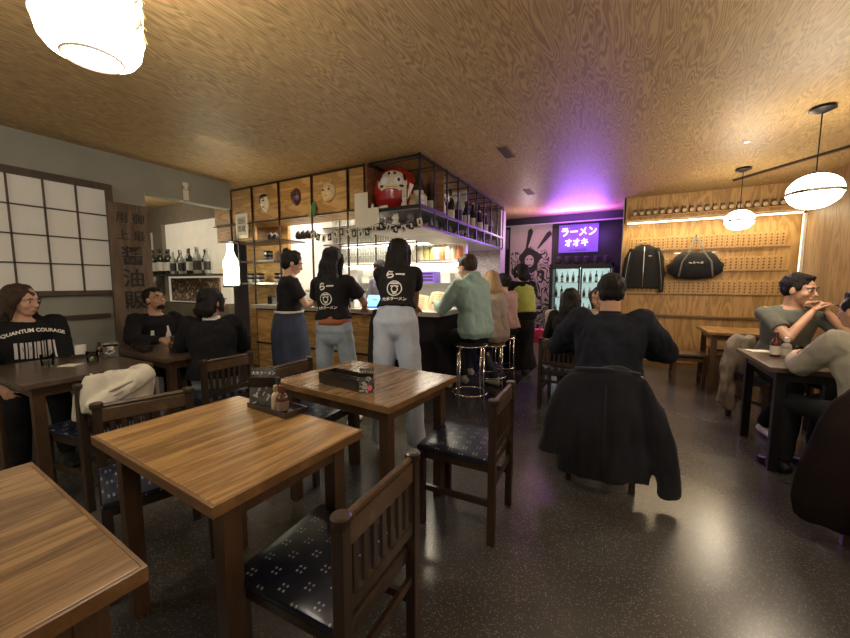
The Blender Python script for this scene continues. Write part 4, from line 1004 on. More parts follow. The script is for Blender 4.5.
# on the counter
M_screen = emat('tablet_blue_glow', (.12, .42, 1.0), 1.5)
for i, (x, y, rz, lab) in enumerate(((-2.55, 3.42, 8, 'tablet with bright blue screen on the bar counter, left one'), (-2.27, 3.42, 0, 'tablet with bright blue screen on the bar counter, right one'))):
    t = thing('tablet_computer', lab, 'tablet', (x, y, 1.031), R(rz))
    M = Euler((R(-42), 0, 0)).to_matrix().to_4x4()
    MB().obox((0, 0, .10), (.25, .012, .19), M, .004).build('body', M_black, t)
    MB().obox((0, -.0065, .10), (.23, .002, .17), M).build('screen', M_screen, t)
    MB().obox((0, .1, .05), (.06, .004, .14), rot=(R(35), 0, 0)).build('stand', M_steel, t)
M_menu = mat('menu_page', (.66, .56, .36), .7, var=.06); M_menuo = mat('orange_menu_page', (.68, .34, .08), .7, var=.25, vscale=25)
for i, (x, y, rz, tl, m, lab) in enumerate(((-1.98, 3.36, 12, -40, M_menuo, 'open orange and cream menu held up on the bar counter'), (-1.80, 3.50, -20, -25, M_menu, 'open cream menu beside the mint hoodie man'))):
    t = thing('open_menu', lab, 'menu', (x, y, 1.033), R(rz))
    M = Euler((R(tl), 0, 0)).to_matrix().to_4x4()
    for s in (-1, 1):
        MM = M @ Euler((0, 0, s*R(14))).to_matrix().to_4x4()
        MB().obox((s*.075, 0, .11), (.15, .003, .21), MM).build('page', m if s < 0 else M_menu, t)
        k = MB()
        for q in range(7): k.obox((s*.075+random.uniform(-.01, .01), -.0025, .03+.025*q), (.09, .001, .006), MM)
        k.build('printed_lines', mat('menu_print', (.25, .14, .06), .7), t)
for i in range(5):
    o = MB().lathe([(.028, 0), (.036, .11), (.033, .11), (.026, .008)], seg=14).build('counter_cup', M_steel if i % 2 else M_black, None, 'auto')
    MB().lathe([(.037, .1), (.037, .112)], seg=14, caps=False).build('rim', M_chrome, o)
    o.location = (-4.28+.095*i, 3.38, 1.031); tag(o, ('steel' if i % 2 else 'black')+' cup on the left end of the bar counter', 'cup', ('steel' if i % 2 else 'black')+' cups on the left end of the bar counter')
o = MB().box(-.05, .05, -.05, .05, 0, .13, .005).build('card_reader', M_white); MB().box(-.035, .035, -.052, -.05, .07, .12).build('screen', M_ink, o); o.location = (-2.78, 3.36, 1.031); tag(o, 'small white box on the counter between the waitresses', 'box')
# potted plant and figurine on the counter end
t = thing('potted_plant', 'dark leafy plant in a pot with red flower on the bar counter corner', 'plant', (-2.2, 3.85, .0))
t.location.z = 1.031; t.location.y = 3.70
MB().lathe([(.04, 0), (.055, .08), (.05, .08)], seg=16).build('pot', M_black, t, 'auto')
b = MB()
for i in range(40):
    a = random.uniform(0, 2*PI); r = random.uniform(.02, .11); z = random.uniform(.1, .36)
    b.obox((r*math.cos(a), r*math.sin(a), z), (.05, .004, .025), rot=(random.uniform(-1, 1), random.uniform(-1, 1), a))
for k in range(5): b.tube([(0, 0, .06), (.05*math.cos(k), .05*math.sin(k), .33)], .004, 5)
b.build('leaves', mat('dark_leaf', (.03, .05, .025), .6, var=.4), t)
MB().ell((-.04, -.06, .40), (.02, .02, .02)).build('red_flower', M_red, t, True)
# boxes beyond the stools near the mural
o = MB().box(-.13, .13, -.1, .1, 0, .36, .01).build('shopping_bag', mat('pale_bag', (.55, .45, .42), .6)); MB().tube([(-.06, -.1, .36), (-.04, -.1, .46), (.04, -.1, .46), (.06, -.1, .36)], .005, 6).build('handle', M_ink, o); o.location = (-1.15, 5.95, 0); tag(o, 'pale pink shopping bag on the floor beyond the bar stools', 'bag')
o = MB().box(-.12, .12, -.1, .1, 0, .22, .01).build('shopping_bag', mat('hot_pink_bag', (.75, .06, .12), .5, var=.1)); MB().tube([(-.06, -.1, .22), (-.04, -.1, .3), (.04, -.1, .3), (.06, -.1, .22)], .005, 6).build('handle', M_ink, o); o.location = (-1.15, 5.95, .361); tag(o, 'bright red bag on top of the pale pink bag', 'bag')

# ================================================================ draped clothes
def drape(name, label, cat, loc, rz, secs, m, wr=.012, freq=7, vox=.012, seed=0, sleeves=(), extra=None):
    """secs: (x, y, z, halfwidth, halfdepth)"""
    t = thing(name, label, cat, loc, rz)
    b = MB().tube([(s[0], s[1], s[2]) for s in secs], [(s[3], s[4]) for s in secs], 28, (1, 0, 0))
    for sl in sleeves: b.tube([p[:3] for p in sl], [(p[3], p[3]*.7) for p in sl], 14, (1, 0, 0))
    o = b.build('body', m, t); remesh(o, vox, 4, wr, freq, seed, (1, 1, .35))
    return t
M_coat = mat('dark_coat_cloth', (.014, .015, .021), .92, var=.3, vscale=4, bump=.3, bscale=130, spec=.15, sheen=.15)
t = drape('draped_coat', 'big dark navy coat hanging over a chair back, sleeves down', 'coat', (-.05, 2.47, 0), R(2),
      [(0, .02, .785, .165, .035), (0, 0, .765, .195, .05), (0, -.005, .70, .205, .055), (0, -.01, .55, .235, .065), (.0, -.015, .38, .255, .07), (0, -.015, .22, .275, .075), (0, -.015, .09, .265, .07)],
      M_coat, .034, 7, seed=4,
      sleeves=(((-.17, -.01, .74, .05), (-.25, -.015, .58, .066), (-.315, -.02, .38, .07), (-.34, -.02, .20, .06)), ((.17, -.01, .74, .05), (.26, -.015, .56, .066), (.325, -.02, .34, .07), (.355, -.03, .07, .055))))
MB().tube([(-.18, -.0, .775), (0, -.03, .79), (.18, 0, .775)], [(.012, .02), (.014, .024), (.012, .02)], 10, (0, 0, 1)).build('collar', M_coat, t, True)
b = MB(); b.tube([(0, -.125, .12), (0, -.12, .4), (0, -.085, .7)], .004, 6).build('back_seam', mat('seam_dark', (.01, .01, .012), .8), t, True)
M_cream = mat('cream_fleece', (.60, .56, .46), .9, var=.08, vscale=9, bump=.3, bscale=120)
t = drape('draped_hoodie', 'cream hoodie draped over the chair at the dark left table', 'hoodie', (-2.655, 1.02, 0), R(97),
      [(0, .0, .80, .13, .035), (0, -.005, .775, .185, .055), (-.01, 0, .70, .205, .065), (-.02, 0, .62, .20, .062), (-.03, 0, .56, .19, .055)], M_cream, .030, 11, .009, 6,
      sleeves=(((-.10, .05, .79, .045), (-.15, .08, .70, .045), (-.17, .10, .60, .042), (-.18, .10, .52, .04)), ((.1, -.08, .77, .05), (0, -.085, .71, .045), (-.12, -.075, .66, .042), (-.2, -.06, .62, .04))))
for k in range(3): MB().tube([(.12-.02*k, -.088, .77-.03*k), (0, -.10, .735-.03*k), (-.12, -.09, .70-.035*k), (-.19, -.06, .65-.03*k)], .006, 6).build('fold_shadow_line', mat('cream_fold_shadow', (.30, .27, .21), .9), t, True)  # darker tubes paint the shade along the hoodie's folds
M_card_ = mat('taupe_knit', (.30, .25, .20), .95, var=.12, vscale=9, bump=.5, bscale=90)
t = drape('draped_cardigan', 'taupe cardigan hanging from the chair of the man in grey', 'cardigan', (1.08, 4.56, 0), R(-150),
      [(0, .02, .80, .09, .035), (0, 0, .76, .13, .05), (.02, 0, .55, .12, .05), (.05, 0, .35, .11, .045), (.08, 0, .18, .10, .04), (.10, 0, .07, .06, .035)], M_card_, .035, 12, .010, 2,
      sleeves=(((.10, 0, .74, .045), (.14, -.02, .5, .045), (.16, -.02, .3, .04), (.18, -.02, .12, .035)),))
M_bcoat = mat('dark_brown_coat_cloth', (.012, .007, .006), .9, var=.25, vscale=4, bump=.3, bscale=120, spec=.15)
t = drape('draped_coat', 'dark brown coat over the chair back at the right edge', 'coat', (1.22, 2.55, 0), R(4),
      [(0, 0, .86, .10, .05), (0, -.01, .83, .18, .07), (0, -.02, .74, .26, .10), (0, -.03, .6, .32, .13), (0, -.03, .4, .37, .14), (0, -.03, .2, .38, .14), (0, -.03, .10, .36, .13)], M_bcoat, .02, 6, .014, 9)
t = thing('hanging_leather_coat', 'brown coat with cream top hanging on a chair left of the middle diners', 'coat', (-.71, 4.6, 0), R(10))
o = MB().tube([(0, 0, .74), (0, 0, .70), (0, 0, .6), (0, 0, .45), (0, 0, .3), (0, 0, .24)], [(.03, .03), (.055, .04), (.085, .06), (.11, .07), (.12, .07), (.11, .065)], 20, (1, 0, 0)).build('lower_coat', mat('tan_leather', (.17, .075, .035), .5, var=.2), t); remesh(o, .01, 3, .022, 14, 3, (1, 1, .25))
o = MB().tube([(0, 0, 1.0), (0, 0, .96), (0, 0, .85), (0, 0, .72)], [(.06, .03), (.09, .045), (.085, .05), (.045, .035)], 20, (1, 0, 0)).build('cream_top', mat('cream_satin', (.50, .44, .33), .5, var=.1), t); remesh(o, .01, 3, .016, 14, 5, (1, 1, .25))
t = thing('coat_stool', 'dark stool under the brown coat', 'stool', (-.71, 4.6, 0))
MB().box(-.13, .13, -.12, .12, .2, .235, .004).build('seat', M_chair, t)
for sx in (-1, 1):
    for sy in (-1, 1): MB().box(sx*.1-.015, sx*.1+.015, sy*.09-.015, sy*.09+.015, 0, .2).build('leg', M_chair, t)
# ================================================================ people
def ik(a, tgt, l1, l2, pole):
    a = V(a); tgt = V(tgt); d = tgt-a; L = d.length
    L2 = min(L, (l1+l2)*.998); u = d.normalized(); end = a+u*L2
    x = (l1*l1-l2*l2+L2*L2)/(2*L2); h = math.sqrt(max(0, l1*l1-x*x))
    p = V(pole); p = p-u*p.dot(u)
    if p.length < 1e-6: p = u.orthogonal()
    p.normalize()
    return a+u*x+p*h, end
class Person: pass
def decal(me, target, origin, xdir, ydir, name, m, parent, off=.004, subdiv=0):
    """lay a flat mark onto a garment: me in the xy plane, pushed along its normal until it meets target"""
    bm = bmesh.new(); bm.from_mesh(me)
    bmesh.ops.triangulate(bm, faces=bm.faces)
    for _ in range(subdiv):
        bmesh.ops.subdivide_edges(bm, edges=[e for e in bm.edges if e.calc_length() > .012], cuts=1)
    tb = BVHTree.FromPolygons([v.co for v in target.data.vertices], [tuple(p.vertices) for p in target.data.polygons])
    M = frameM(origin, xdir, ydir); n = (V(xdir).normalized().cross(V(ydir).normalized()))
    for v in bm.verts:
        p = M @ v.co; loc, nn, i, d = tb.ray_cast(p+n*.3, -n)
        v.co = (loc + n*off) if loc is not None else p
    # drop faces that missed
    r = bpy.data.meshes.new(name); bm.to_mesh(r); bm.free(); r.materials.clear(); r.materials.append(m)
    o = bpy.data.objects.new(name, r); COL.objects.link(o); o.parent = parent
    return o
def flat(shapes):
    bm = bmesh.new()
    for sh in shapes:
        if sh[0] == 'poly':
            bm.faces.new([bm.verts.new((x, y, 0)) for x, y in sh[1]])
        elif sh[0] == 'ring':
            _, cx, cy, r0, r1 = sh; n = 28
            A = [bm.verts.new((cx+r0*math.cos(2*PI*k/n), cy+r0*math.sin(2*PI*k/n), 0)) for k in range(n)]
            B = [bm.verts.new((cx+r1*math.cos(2*PI*k/n), cy+r1*math.sin(2*PI*k/n), 0)) for k in range(n)]
            for k in range(n): bm.faces.new((A[k], A[(k+1) % n], B[(k+1) % n], B[k]))
        elif sh[0] == 'rect':
            _, x0, x1, y0, y1 = sh; bm.faces.new([bm.verts.new(p) for p in ((x0, y0, 0), (x1, y0, 0), (x1, y1, 0), (x0, y1, 0))])
    me = bpy.data.meshes.new('flat'); bm.to_mesh(me); bm.free(); return me

def person(label, loc, rz, pz=.54, s=1.0, fem=False, lean=0, side=0, twist=0, hyaw=0, hpitch=0, hroll=0,
           handL=None, handR=None, poleL=(-.5, -.6, -.6), poleR=(.5, -.6, -.6), footL=None, footR=None, kneeL=(0, 1, .4), kneeR=(0, 1, .4),
           skin=None, top=None, sleeve='short', hem=0.02, hood=False, topn='shirt', pants=M_blackcl, pantn='trousers', pw_=1.0, shoes=M_black,
           hair='short', hairm=None, vox=.0075, curl=.5, fs=0, seed=0, grip=None, palmL=None, palmR=None, collar=False, loose=0.0, ls=1.0):
    P = Person(); skin = skin or M_skin; hairm = hairm or M_hairbk; top = top or M_tee
    t = thing('person', label, 'person', (loc[0], loc[1], loc[2] if len(loc) > 2 else 0), R(rz)); P.root = t
    sh = (.150 if fem else .172)*s; ws = .88 if fem else 1.0; hs = 1.04 if fem else 1.0
    # spine
    def up(a): 
        return (Matrix.Rotation(R(-a), 3, 'X') @ Matrix.Rotation(R(side), 3, 'Y')) @ V((0, 0, 1))
    pel = V((0, 0, pz)); pts = [pel]
    ds = [(.10, lean*.5), (.10, lean*.8), (.12, lean*1.0), (.12, lean*1.1), (.07, lean*1.2)]
    for d, a in ds: pts.append(pts[-1]+up(a)*d*s)
    neckb = pts[-1]; U = up(lean*1.1)
    ct, st = math.cos(R(twist)), math.sin(R(twist)); r_ = V((ct, st, 0)); r_ = (r_-U*r_.dot(U)).normalized(); f_ = U.cross(r_).normalized()
    hipR = V((1, 0, 0))
    shc = pts[4]+U*.015*s
    sL = shc - r_*sh; sR = shc + r_*sh
    # limbs
    ua, fa = .285*s, .25*s; th, shn = .43*s*ls, .42*s*ls
    hL = V((-.09*s, 0, pz-.01)); hR = V((.09*s, 0, pz-.01))
    if handL is None: handL = sL+V((-.06, .05, -.5))*s
    if handR is None: handR = sR+V((.06, .05, -.5))*s
    eL, wL = ik(sL, handL, ua, fa, poleL); eR, wR = ik(sR, handR, ua, fa, poleR)
    if footL is None: footL = V((-.11*s, .02, .08*s)) if pz > .75 else V((-.12*s, .43*s, .08*s))
    if footR is None: footR = V((.11*s, .02, .08*s)) if pz > .75 else V((.12*s, .43*s, .08*s))
    kL, aL = ik(hL, footL, th, shn, kneeL); kR, aR = ik(hR, footR, th, shn, kneeR)
    P.__dict__.update(dict(sL=sL, sR=sR, eL=eL, eR=eR, wL=wL, wR=wR, neck=neckb, U=U, r=r_, f=f_))
    prof = [(-.07, .12*hs, .085), (0, .165*hs, .112), (.10, .150, .105), (.20, .132*ws, .095), (.32, .150*ws, .108), (.42, .155*ws, .10), (.465, .125*ws, .075), (.51, .062, .055)]
    cum = [0, .10, .20, .32, .44, .51]
    def sp(tt):
        tt = max(-.1, tt)
        if tt <= 0: return pel+V((0, 0, tt*s))
        for i in range(5):
            if tt <= cum[i+1]+1e-6: return pts[i].lerp(pts[i+1], (tt-cum[i])/(cum[i+1]-cum[i]))
        return pts[-1]
    def rdir(tt): k = min(1, max(0, tt/.4)); return (hipR*(1-k)+r_*k).normalized()
    def torso(b, infl, t0, t1=.51, flare=0):
        ts = [(a, w, d) for a, w, d in prof if t0 < a < t1]
        def interp(tt):
            for (a0, w0, d0), (a1, w1, d1) in zip(prof, prof[1:]):
                if a0 <= tt <= a1: k = (tt-a0)/(a1-a0); return (w0+(w1-w0)*k, d0+(d1-d0)*k)
            return prof[0][1:] if tt < prof[0][0] else prof[-1][1:]
        al = [(t0, *interp(t0))]+ts+[(t1, *interp(t1))]
        # manual loft with per-section right vector
        seg = 24; rings = []
        for a, w, d in al:
            c = sp(a); rr = rdir(a); uu = U if a > .25 else V((0, 0, 1)) if a <= 0 else up(lean*.7)
            rr = (rr-uu*rr.dot(uu)).normalized(); ff = uu.cross(rr)
            k = flare*max(0, (.25-a)/.25)
            W = w*s+infl+k; Dd = d*s+infl+k
            ring = []
            for q in range(seg):
                an = 2*PI*q/seg; cx = math.copysign(abs(math.cos(an))**.85, math.cos(an)); sy = math.copysign(abs(math.sin(an))**.85, math.sin(an))
                ring.append(b.bm.verts.new(c+rr*W*cx+ff*Dd*sy))
            rings.append(ring)
        for A, B in zip(rings, rings[1:]):
            for q in range(seg): b.bm.faces.new((A[q], A[(q+1) % seg], B[(q+1) % seg], B[q]))
        b.bm.faces.new(rings[0][::-1]); b.bm.faces.new(rings[-1])
    # ---------------- head frame
    yaw = R(hyaw+twist); 
    HR = Matrix.Rotation(yaw, 3, 'Z') @ Matrix.Rotation(R(hpitch), 3, 'X') @ Matrix.Rotation(R(hroll), 3, 'Y')
    hc = neckb + U*.045*s + (U*.35+V((0, 0, .65)))*.085*s + HR @ V((0, .022, 0))*s
    def H(x, y, z): return hc + (HR @ V((x, y, z)))*s
    P.H = H; P.HR = HR
    b = MB(); torso(b, 0, -.07)
    k = s
    b.tube([neckb-U*.05*s, neckb+U*.02*s, H(0, -.02, -.04)], [(.062*s, .058*s), (.050*s if fem else .058*s, .052*s), (.048*s if fem else .056*s, .052*s)], 14, r_)
    # cranium, face, jaw, nose, ears
    b.ell(H(0, -.012, .035), (.075*k, .096*k, .085*k), HR)
    b.ell(H(0, .022, -.02), (.062*k, .066*k, .080*k), HR)
    b.ell(H(0, .048, -.072), (.036*k, .036*k, .030*k), HR)
    b.ell(H(0, .068, .032), (.050*k, .022*k, .016*k), HR)
    for q in (-1, 1):
        b.ell(H(q*.036, .058, -.022), (.022*k, .024*k, .022*k), HR)
        b.ell(H(q*.074, -.005, -.005), (.010*k, .020*k, .032*k), HR)
    b.tube([H(0, .083, .022), H(0, .094, .0), H(0, .106, -.022), H(0, .088, -.033)], [.007*k, .009*k, .014*k, .009*k], 10)
    b.ell(H(0, .085, -.052), (.022*k, .009*k, .010*k), HR)
    # arms, hands
    def arm(S_, E_, W_, palm, sgn):
        b.cap(S_, E_, .050*k*(.88 if fem else 1), .038*k*(.9 if fem else 1)); b.cap(E_, W_, .038*k*(.9 if fem else 1), .025*k)
        d = (W_-E_).normalized(); n = V(palm) if palm is not None else V((-sgn*.8, 0, -.3)); n = (n-d*n.dot(d)); n = n.normalized() if n.length > 1e-3 else d.orthogonal().normalized()
        lat = d.cross(n).normalized()          # across the palm
        if (lat.dot(V((sgn, 0, 0))) > 0) == False: lat = lat
        kn = W_+d*.095*k
        b.tube([W_-d*.01, W_+d*.03*k, W_+d*.07*k, kn], [(.024*k, .018*k), (.033*k, .016*k), (.040*k, .014*k), (.038*k, .011*k)], 12, lat)
        for i, L in enumerate((.070, .078, .072, .056)):
            o = (i-1.5)*.0205*k; base = kn+lat*o-d*.012*k
            dd = (d+lat*(i-1.5)*.09).normalized(); c1 = curl*.9; c2 = curl*1.9
            p1 = base+(dd*math.cos(c1)+n*math.sin(c1))*L*.55*k; p2 = p1+(dd*math.cos(c2)+n*math.sin(c2))*L*.48*k
            b.cap(base, p1, .0085*k, .0078*k, 8); b.cap(p1, p2, .0078*k, .0062*k, 8)
        tb_ = W_+d*.03*k-lat*.028*k; tp = tb_+(d*.75-lat*.6+n*.35).normalized()*.045*k; te = tp+(d*.9-lat*.15+n*.45).normalized()*.034*k
        b.cap(tb_, tp, .012*k, .0095*k, 8); b.cap(tp, te, .0095*k, .0075*k, 8)
    arm(sL, eL, wL, palmL, -1); arm(sR, eR, wR, palmR, 1)
    for h_, kn, an in ((hL, kL, aL), (hR, kR, aR)):
        b.cap(h_, kn, .078*k, .052*k); b.cap(kn, an, .05*k, .036*k); b.ell(kn.lerp(an, .3), (.05*k, .055*k, .1*k))
    o = b.build('body', skin, t); remesh(o, vox, 2); P.body = o
    # ---------------- face details
    for q in (-1, 1):
        e = MB().ell(H(q*.030, .077, .010), (.0145*k, .010*k, .0085*k), HR).build('eye', M_eyew, t, True)
        MB().ell(H(q*.030+.002, .0862, .010), (.0065*k, .003*k, .0068*k), HR).build('iris', M_iris, e, True)
        MB().ell(H(q*.030, .084, .0195), (.0165*k, .006*k, .0035*k), HR).build('eyelid', skin, e, True)
        MB().ell(H(q*.031, .089, .034), (.021*k, .006*k, .0045*k), HR).build('eyebrow', hairm, t, True)
    MB().ell(H(0, .0935, -.0505), (.020*k, .005*k, .0042*k), HR).ell(H(0, .091, -.0585), (.017*k, .006*k, .0050*k), HR).build('lips', M_lip, t, True)
    # ---------------- hair
    b = MB()
    b.ell(H(0, -.026, .050), (.084*k, .101*k, .086*k), HR, 24, 16)
    if hair == 'short':
        b.ell(H(0, -.045, .0), (.078*k, .068*k, .06*k), HR); b.ell(H(0, .028, .102), (.055*k, .045*k, .024*k), HR)
        for q in (-1, 1): b.ell(H(q*.068, .012, .03), (.013*k, .03*k, .035*k), HR)
    elif hair == 'crop':
        b.ell(H(0, -.045, .0), (.076*k, .062*k, .05*k), HR); b.ell(H(0, .04, .10), (.055*k, .04*k, .018*k), HR)
    elif hair in ('long', 'bob', 'shoulder', 'bun'):
        L = {'long': .42, 'bob': .12, 'shoulder': .24, 'bun': .05}[hair]
        back = H(0, -.075, .0)
        b.ell(H(0, -.05, .0), (.084*k, .07*k, .08*k), HR)
        for q in (-1, 1): b.ell(H(q*.070, .020, .035), (.018*k, .035*k, .05*k), HR)
        if hair != 'bun':
            dn = V((0, 0, -1)); rr = HR @ V((1, 0, 0))
            bb = (HR @ V((0, -1, 0))); bb.z = 0; bb = bb.normalized() if bb.length > .01 else V((0, -1, 0))
            off = .012+.03*(lean > 10)
            b.tube([H(0, -.04, .05), back+dn*.06*k, back+dn*(L*.45)*k+bb*off, back+dn*(L*.8)*k+bb*off, back+dn*L*k+bb*off*.8], [(.088*k, .07*k), (.105*k, .06*k), (.128*k, .05*k), (.108*k, .04*k), (.05*k, .02*k)], 22, rr)
            for q in (-1, 1):
                b.tube([H(q*.06, .03, .08), H(q*.083, .02, .01), H(q*.086, .005, -.07), H(q*.08, -.0, -.07)+dn*max(0, L-.12)*.6*k], [.020*k, .024*k, .024*k, .012*k], 10)
        else:
            b.ell(H(0, -.085, .105), (.042*k, .040*k, .040*k), HR)
            b.ell(H(.01, .0, .12), (.05*k, .05*k, .02*k), HR)
    if hair == 'none': pass
    o = b.build('hair', hairm, t); remesh(o, .008, 2, .013, 26, seed, (1, 1, .35)); P.hair = o
    # ---------------- top
    infl = .014+loose
    b = MB(); torso(b, infl, hem, .497)
    aw = .060+loose*.6
    def slv(S_, E_, W_):
        b.ell(S_-U*.012, (.060*k+loose*.4,)*3)
        if sleeve == 'short': b.tube([S_, S_.lerp(E_, .35), S_.lerp(E_, .68)], [.058*k+loose, .057*k+loose, .060*k+loose], 16)
        elif sleeve == 'long':
            b.cap(S_, E_, aw*k+loose*.3, .052*k+loose*.5, 16); b.tube([E_, E_.lerp(W_, .5), W_.lerp(E_, .02)], [.051*k+loose*.5, .045*k+loose*.4, .036*k], 16)
        elif sleeve == 'none': pass
    slv(sL, eL, wL); slv(sR, eR, wR)
    # shoulder slope up to the neck
    for S_ in (sL, sR): b.cap(S_, neckb-U*.035*s, .052*k, .046*k)
    if hood:
        b.tube([neckb+r_*.085*k-U*.01, neckb+r_*.06*k-f_*.07*k+U*.03, neckb-f_*.105*k+U*.02*k, neckb-r_*.06*k-f_*.07*k+U*.03, neckb-r_*.085*k-U*.01], [.030*k, .036*k, .045*k, .036*k, .030*k], 12)
        b.ell(neckb-f_*.10*k-U*.05*k, (.09*k, .04*k, .08*k))
    o = b.build(topn, top, t); remesh(o, .010, 3, .010+loose*.2, 11, seed+1, (1, 1, .7)); P.top = o
    if collar:
        MB().tube([neckb-U*.035*k, neckb-U*.005*k, neckb+U*.022*k-f_*.004*k], [(.088*k, .080*k), (.070*k, .066*k), (.064*k, .062*k)], 20, r_).build('collar', top if collar is True else collar, t, True)
    # ---------------- trousers
    b = MB(); torso(b, .010, -.07, .13)
    for h_, kn, an in ((hL, kL, aL), (hR, kR, aR)):
        b.cap(h_, kn, .092*k*pw_**.5, .066*k*pw_, 16); b.tube([kn, kn.lerp(an, .5), an.lerp(kn, .02)], [.066*k*pw_, .062*k*pw_, .056*k*pw_], 16)
        b.ell(kn, (.064*k*pw_,)*3)
    if pz > .75: b.ell(V((0, -.03*k, pz-.03)), (.145*k*hs, .085*k, .12*k))
    o = b.build(pantn, pants, t); remesh(o, .011, 3, .010, 12, seed+2, (1, 1, .5)); P.pants = o
    # ---------------- shoes
    for an, kn in ((aL, kL), (aR, kR)):
        fd = V((an.x-kn.x, 0, 0))*.3+V((0, 1, 0)); fd.z = 0; fd.normalize()
        base = an.copy()
        z0 = an.z-.08*k
        b = MB().tube([base-fd*.06*k+V((0, 0, -.045*k)), base+V((0, 0, -.03*k)), base+fd*.07*k+V((0, 0, -.042*k)), base+fd*.14*k+V((0, 0, -.052*k)), base+fd*.185*k+V((0, 0, -.058*k))], [(.030*k, .030*k), (.038*k, .046*k), (.045*k, .036*k), (.044*k, .026*k), (.025*k, .016*k)], 14, V((fd.y, -fd.x, 0)))
        b.cap(base+V((0, 0, -.03*k)), base+V((0, 0, .02*k)), .038*k, .04*k)
        o = b.build('shoe', shoes, t); remesh(o, .008, 2)
        for v in o.data.vertices: v.co.z = max(v.co.z, z0+.004)
    return P
def loc2(P, p): return P.root.matrix_world.inverted() @ V(p)
def emblem(P, z0, dy=0, size=1.0):
    """staff t-shirt back print: lettering, round face, caption"""
    back = -P.f; c = V((0, 0, 0)); c = P.neck-P.U*z0; xd = P.r; yd = P.U
    text_me = text_mesh('らー', .075*size, 0, bold=.003)
    decal(text_me, P.top, c+P.U*.105*size, xd, yd, 'back_lettering', M_white, P.root)
    a = [2*PI*k/20 for k in range(20)]
    shp = [('ring', 0, 0, .048*size, .056*size), ('ring', 0, -.004, .018*size, .026*size), ('rect', -.03*size, -.012*size, .012*size, .02*size), ('rect', .012*size, .03*size, .012*size, .02*size), ('poly', [(-.02*size, -.03*size), (.02*size, -.03*size), (.012*size, -.04*size), (-.012*size, -.04*size)]),
           ('poly', [(-.035*size, .03*size), (.035*size, .03*size), (.02*size, .042*size), (-.02*size, .042*size)])]
    decal(flat(shp), P.top, c, xd, yd, 'back_emblem', M_white, P.root)
    decal(text_mesh('大木ラーメン', .03*size, 0, bold=.001), P.top, c-P.U*.078*size, xd, yd, 'back_caption', M_white, P.root)

# 1 person in the printed hoodie at the left wall
P = person('person in a black hoodie with white barcode print seated at the left wall', (-3.99, .93), -97, pz=.545, s=1.0, fem=False, lean=4, hyaw=38, hpitch=-8,
           handL=(-.14, .36, .62), handR=(.16, .36, .62), skin=M_skin, top=M_blackcl, sleeve='long', hood=True, topn='hoodie', hair='shoulder', hairm=M_hairbr, loose=.022, seed=1)
c = P.neck-P.U*.15+V((-.045, 0, 0))
me = text_mesh('QUANTUM COURAGE', .033, 0, bold=.0012)
for v in me.vertices: v.co.y += .045-1.3*(v.co.x)**2
decal(me, P.top, c+P.U*.03, V((-1, 0, 0)), P.U, 'chest_lettering', M_white, P.root)
bars = []; x = -.11; random.seed(11)
while x < .095:
    w = random.choice([.006, .009, .014, .018]); bars.append(('rect', x, x+w, -.075+.03*abs(x)*3, .055)); x += w+random.choice([.006, .009, .012])
decal(flat(bars), P.top, c-P.U*.065, V((-1, 0, 0)), P.U, 'barcode_print', mat('print_white', (.6, .56, .56), .7), P.root, subdiv=2)
# 2 man with glasses
P = person('bearded man with glasses in a black printed sweatshirt seated at the left wall', (-4.08, 1.86), -88, pz=.52, s=.98, lean=2, hyaw=8, hpitch=12, handL=(-.15, .40, .80), handR=(.15, .40, .80), poleL=(-1, -.2, -.5), poleR=(1, -.2, -.5),
           skin=M_skin2, top=M_blackcl, sleeve='long', topn='sweatshirt', hair='crop', loose=.018, seed=2, vox=.0065)
for q in (-1, 1):
    MB().tube([P.H(q*.032+.022*math.cos(a), .094, .008+.016*math.sin(a)) for a in [2*PI*k/18 for k in range(18)]], .0016, 6, close=True).tube([P.H(q*.055, .092, .012), P.H(q*.078, 0, .012)], .0016, 6).build('glasses', mat('gold_wire', (.4, .28, .1), .3, metal=.8), P.root, True)
MB().ell(P.H(0, .058, -.078), (.037, .034, .024), P.HR).build('beard', M_hairbk, P.root, True)
c = P.neck-P.U*.2
decal(flat([('poly', [(.02, -.09), (.075, -.09), (.072, .0), (.055, .04), (.05, .085), (.035, .085), (.032, .04), (.018, 0)]), ('poly', [(-.11, -.09), (-.07, -.09), (-.075, .05), (-.1, .05)]), ('rect', -.06, .01, -.06, -.025), ('ring', .05, -.05, .026, .032)]), P.top, c, V((-1, 0, 0)), P.U, 'chest_print', M_white, P.root)
# 3 woman in black seen from behind
P = person('woman in a black jacket seen from behind, face turned right, at the second dark table', (-2.93, 1.75), 62, pz=.53, s=.98, fem=True, lean=6, hyaw=-58, handL=(-.15, .42, .80), handR=(.15, .42, .80),
           top=M_blackcl, sleeve='long', hood=False, topn='jacket', hair='bob', loose=.035, pants=M_jeans, pantn='jeans', collar=M_white, seed=3)
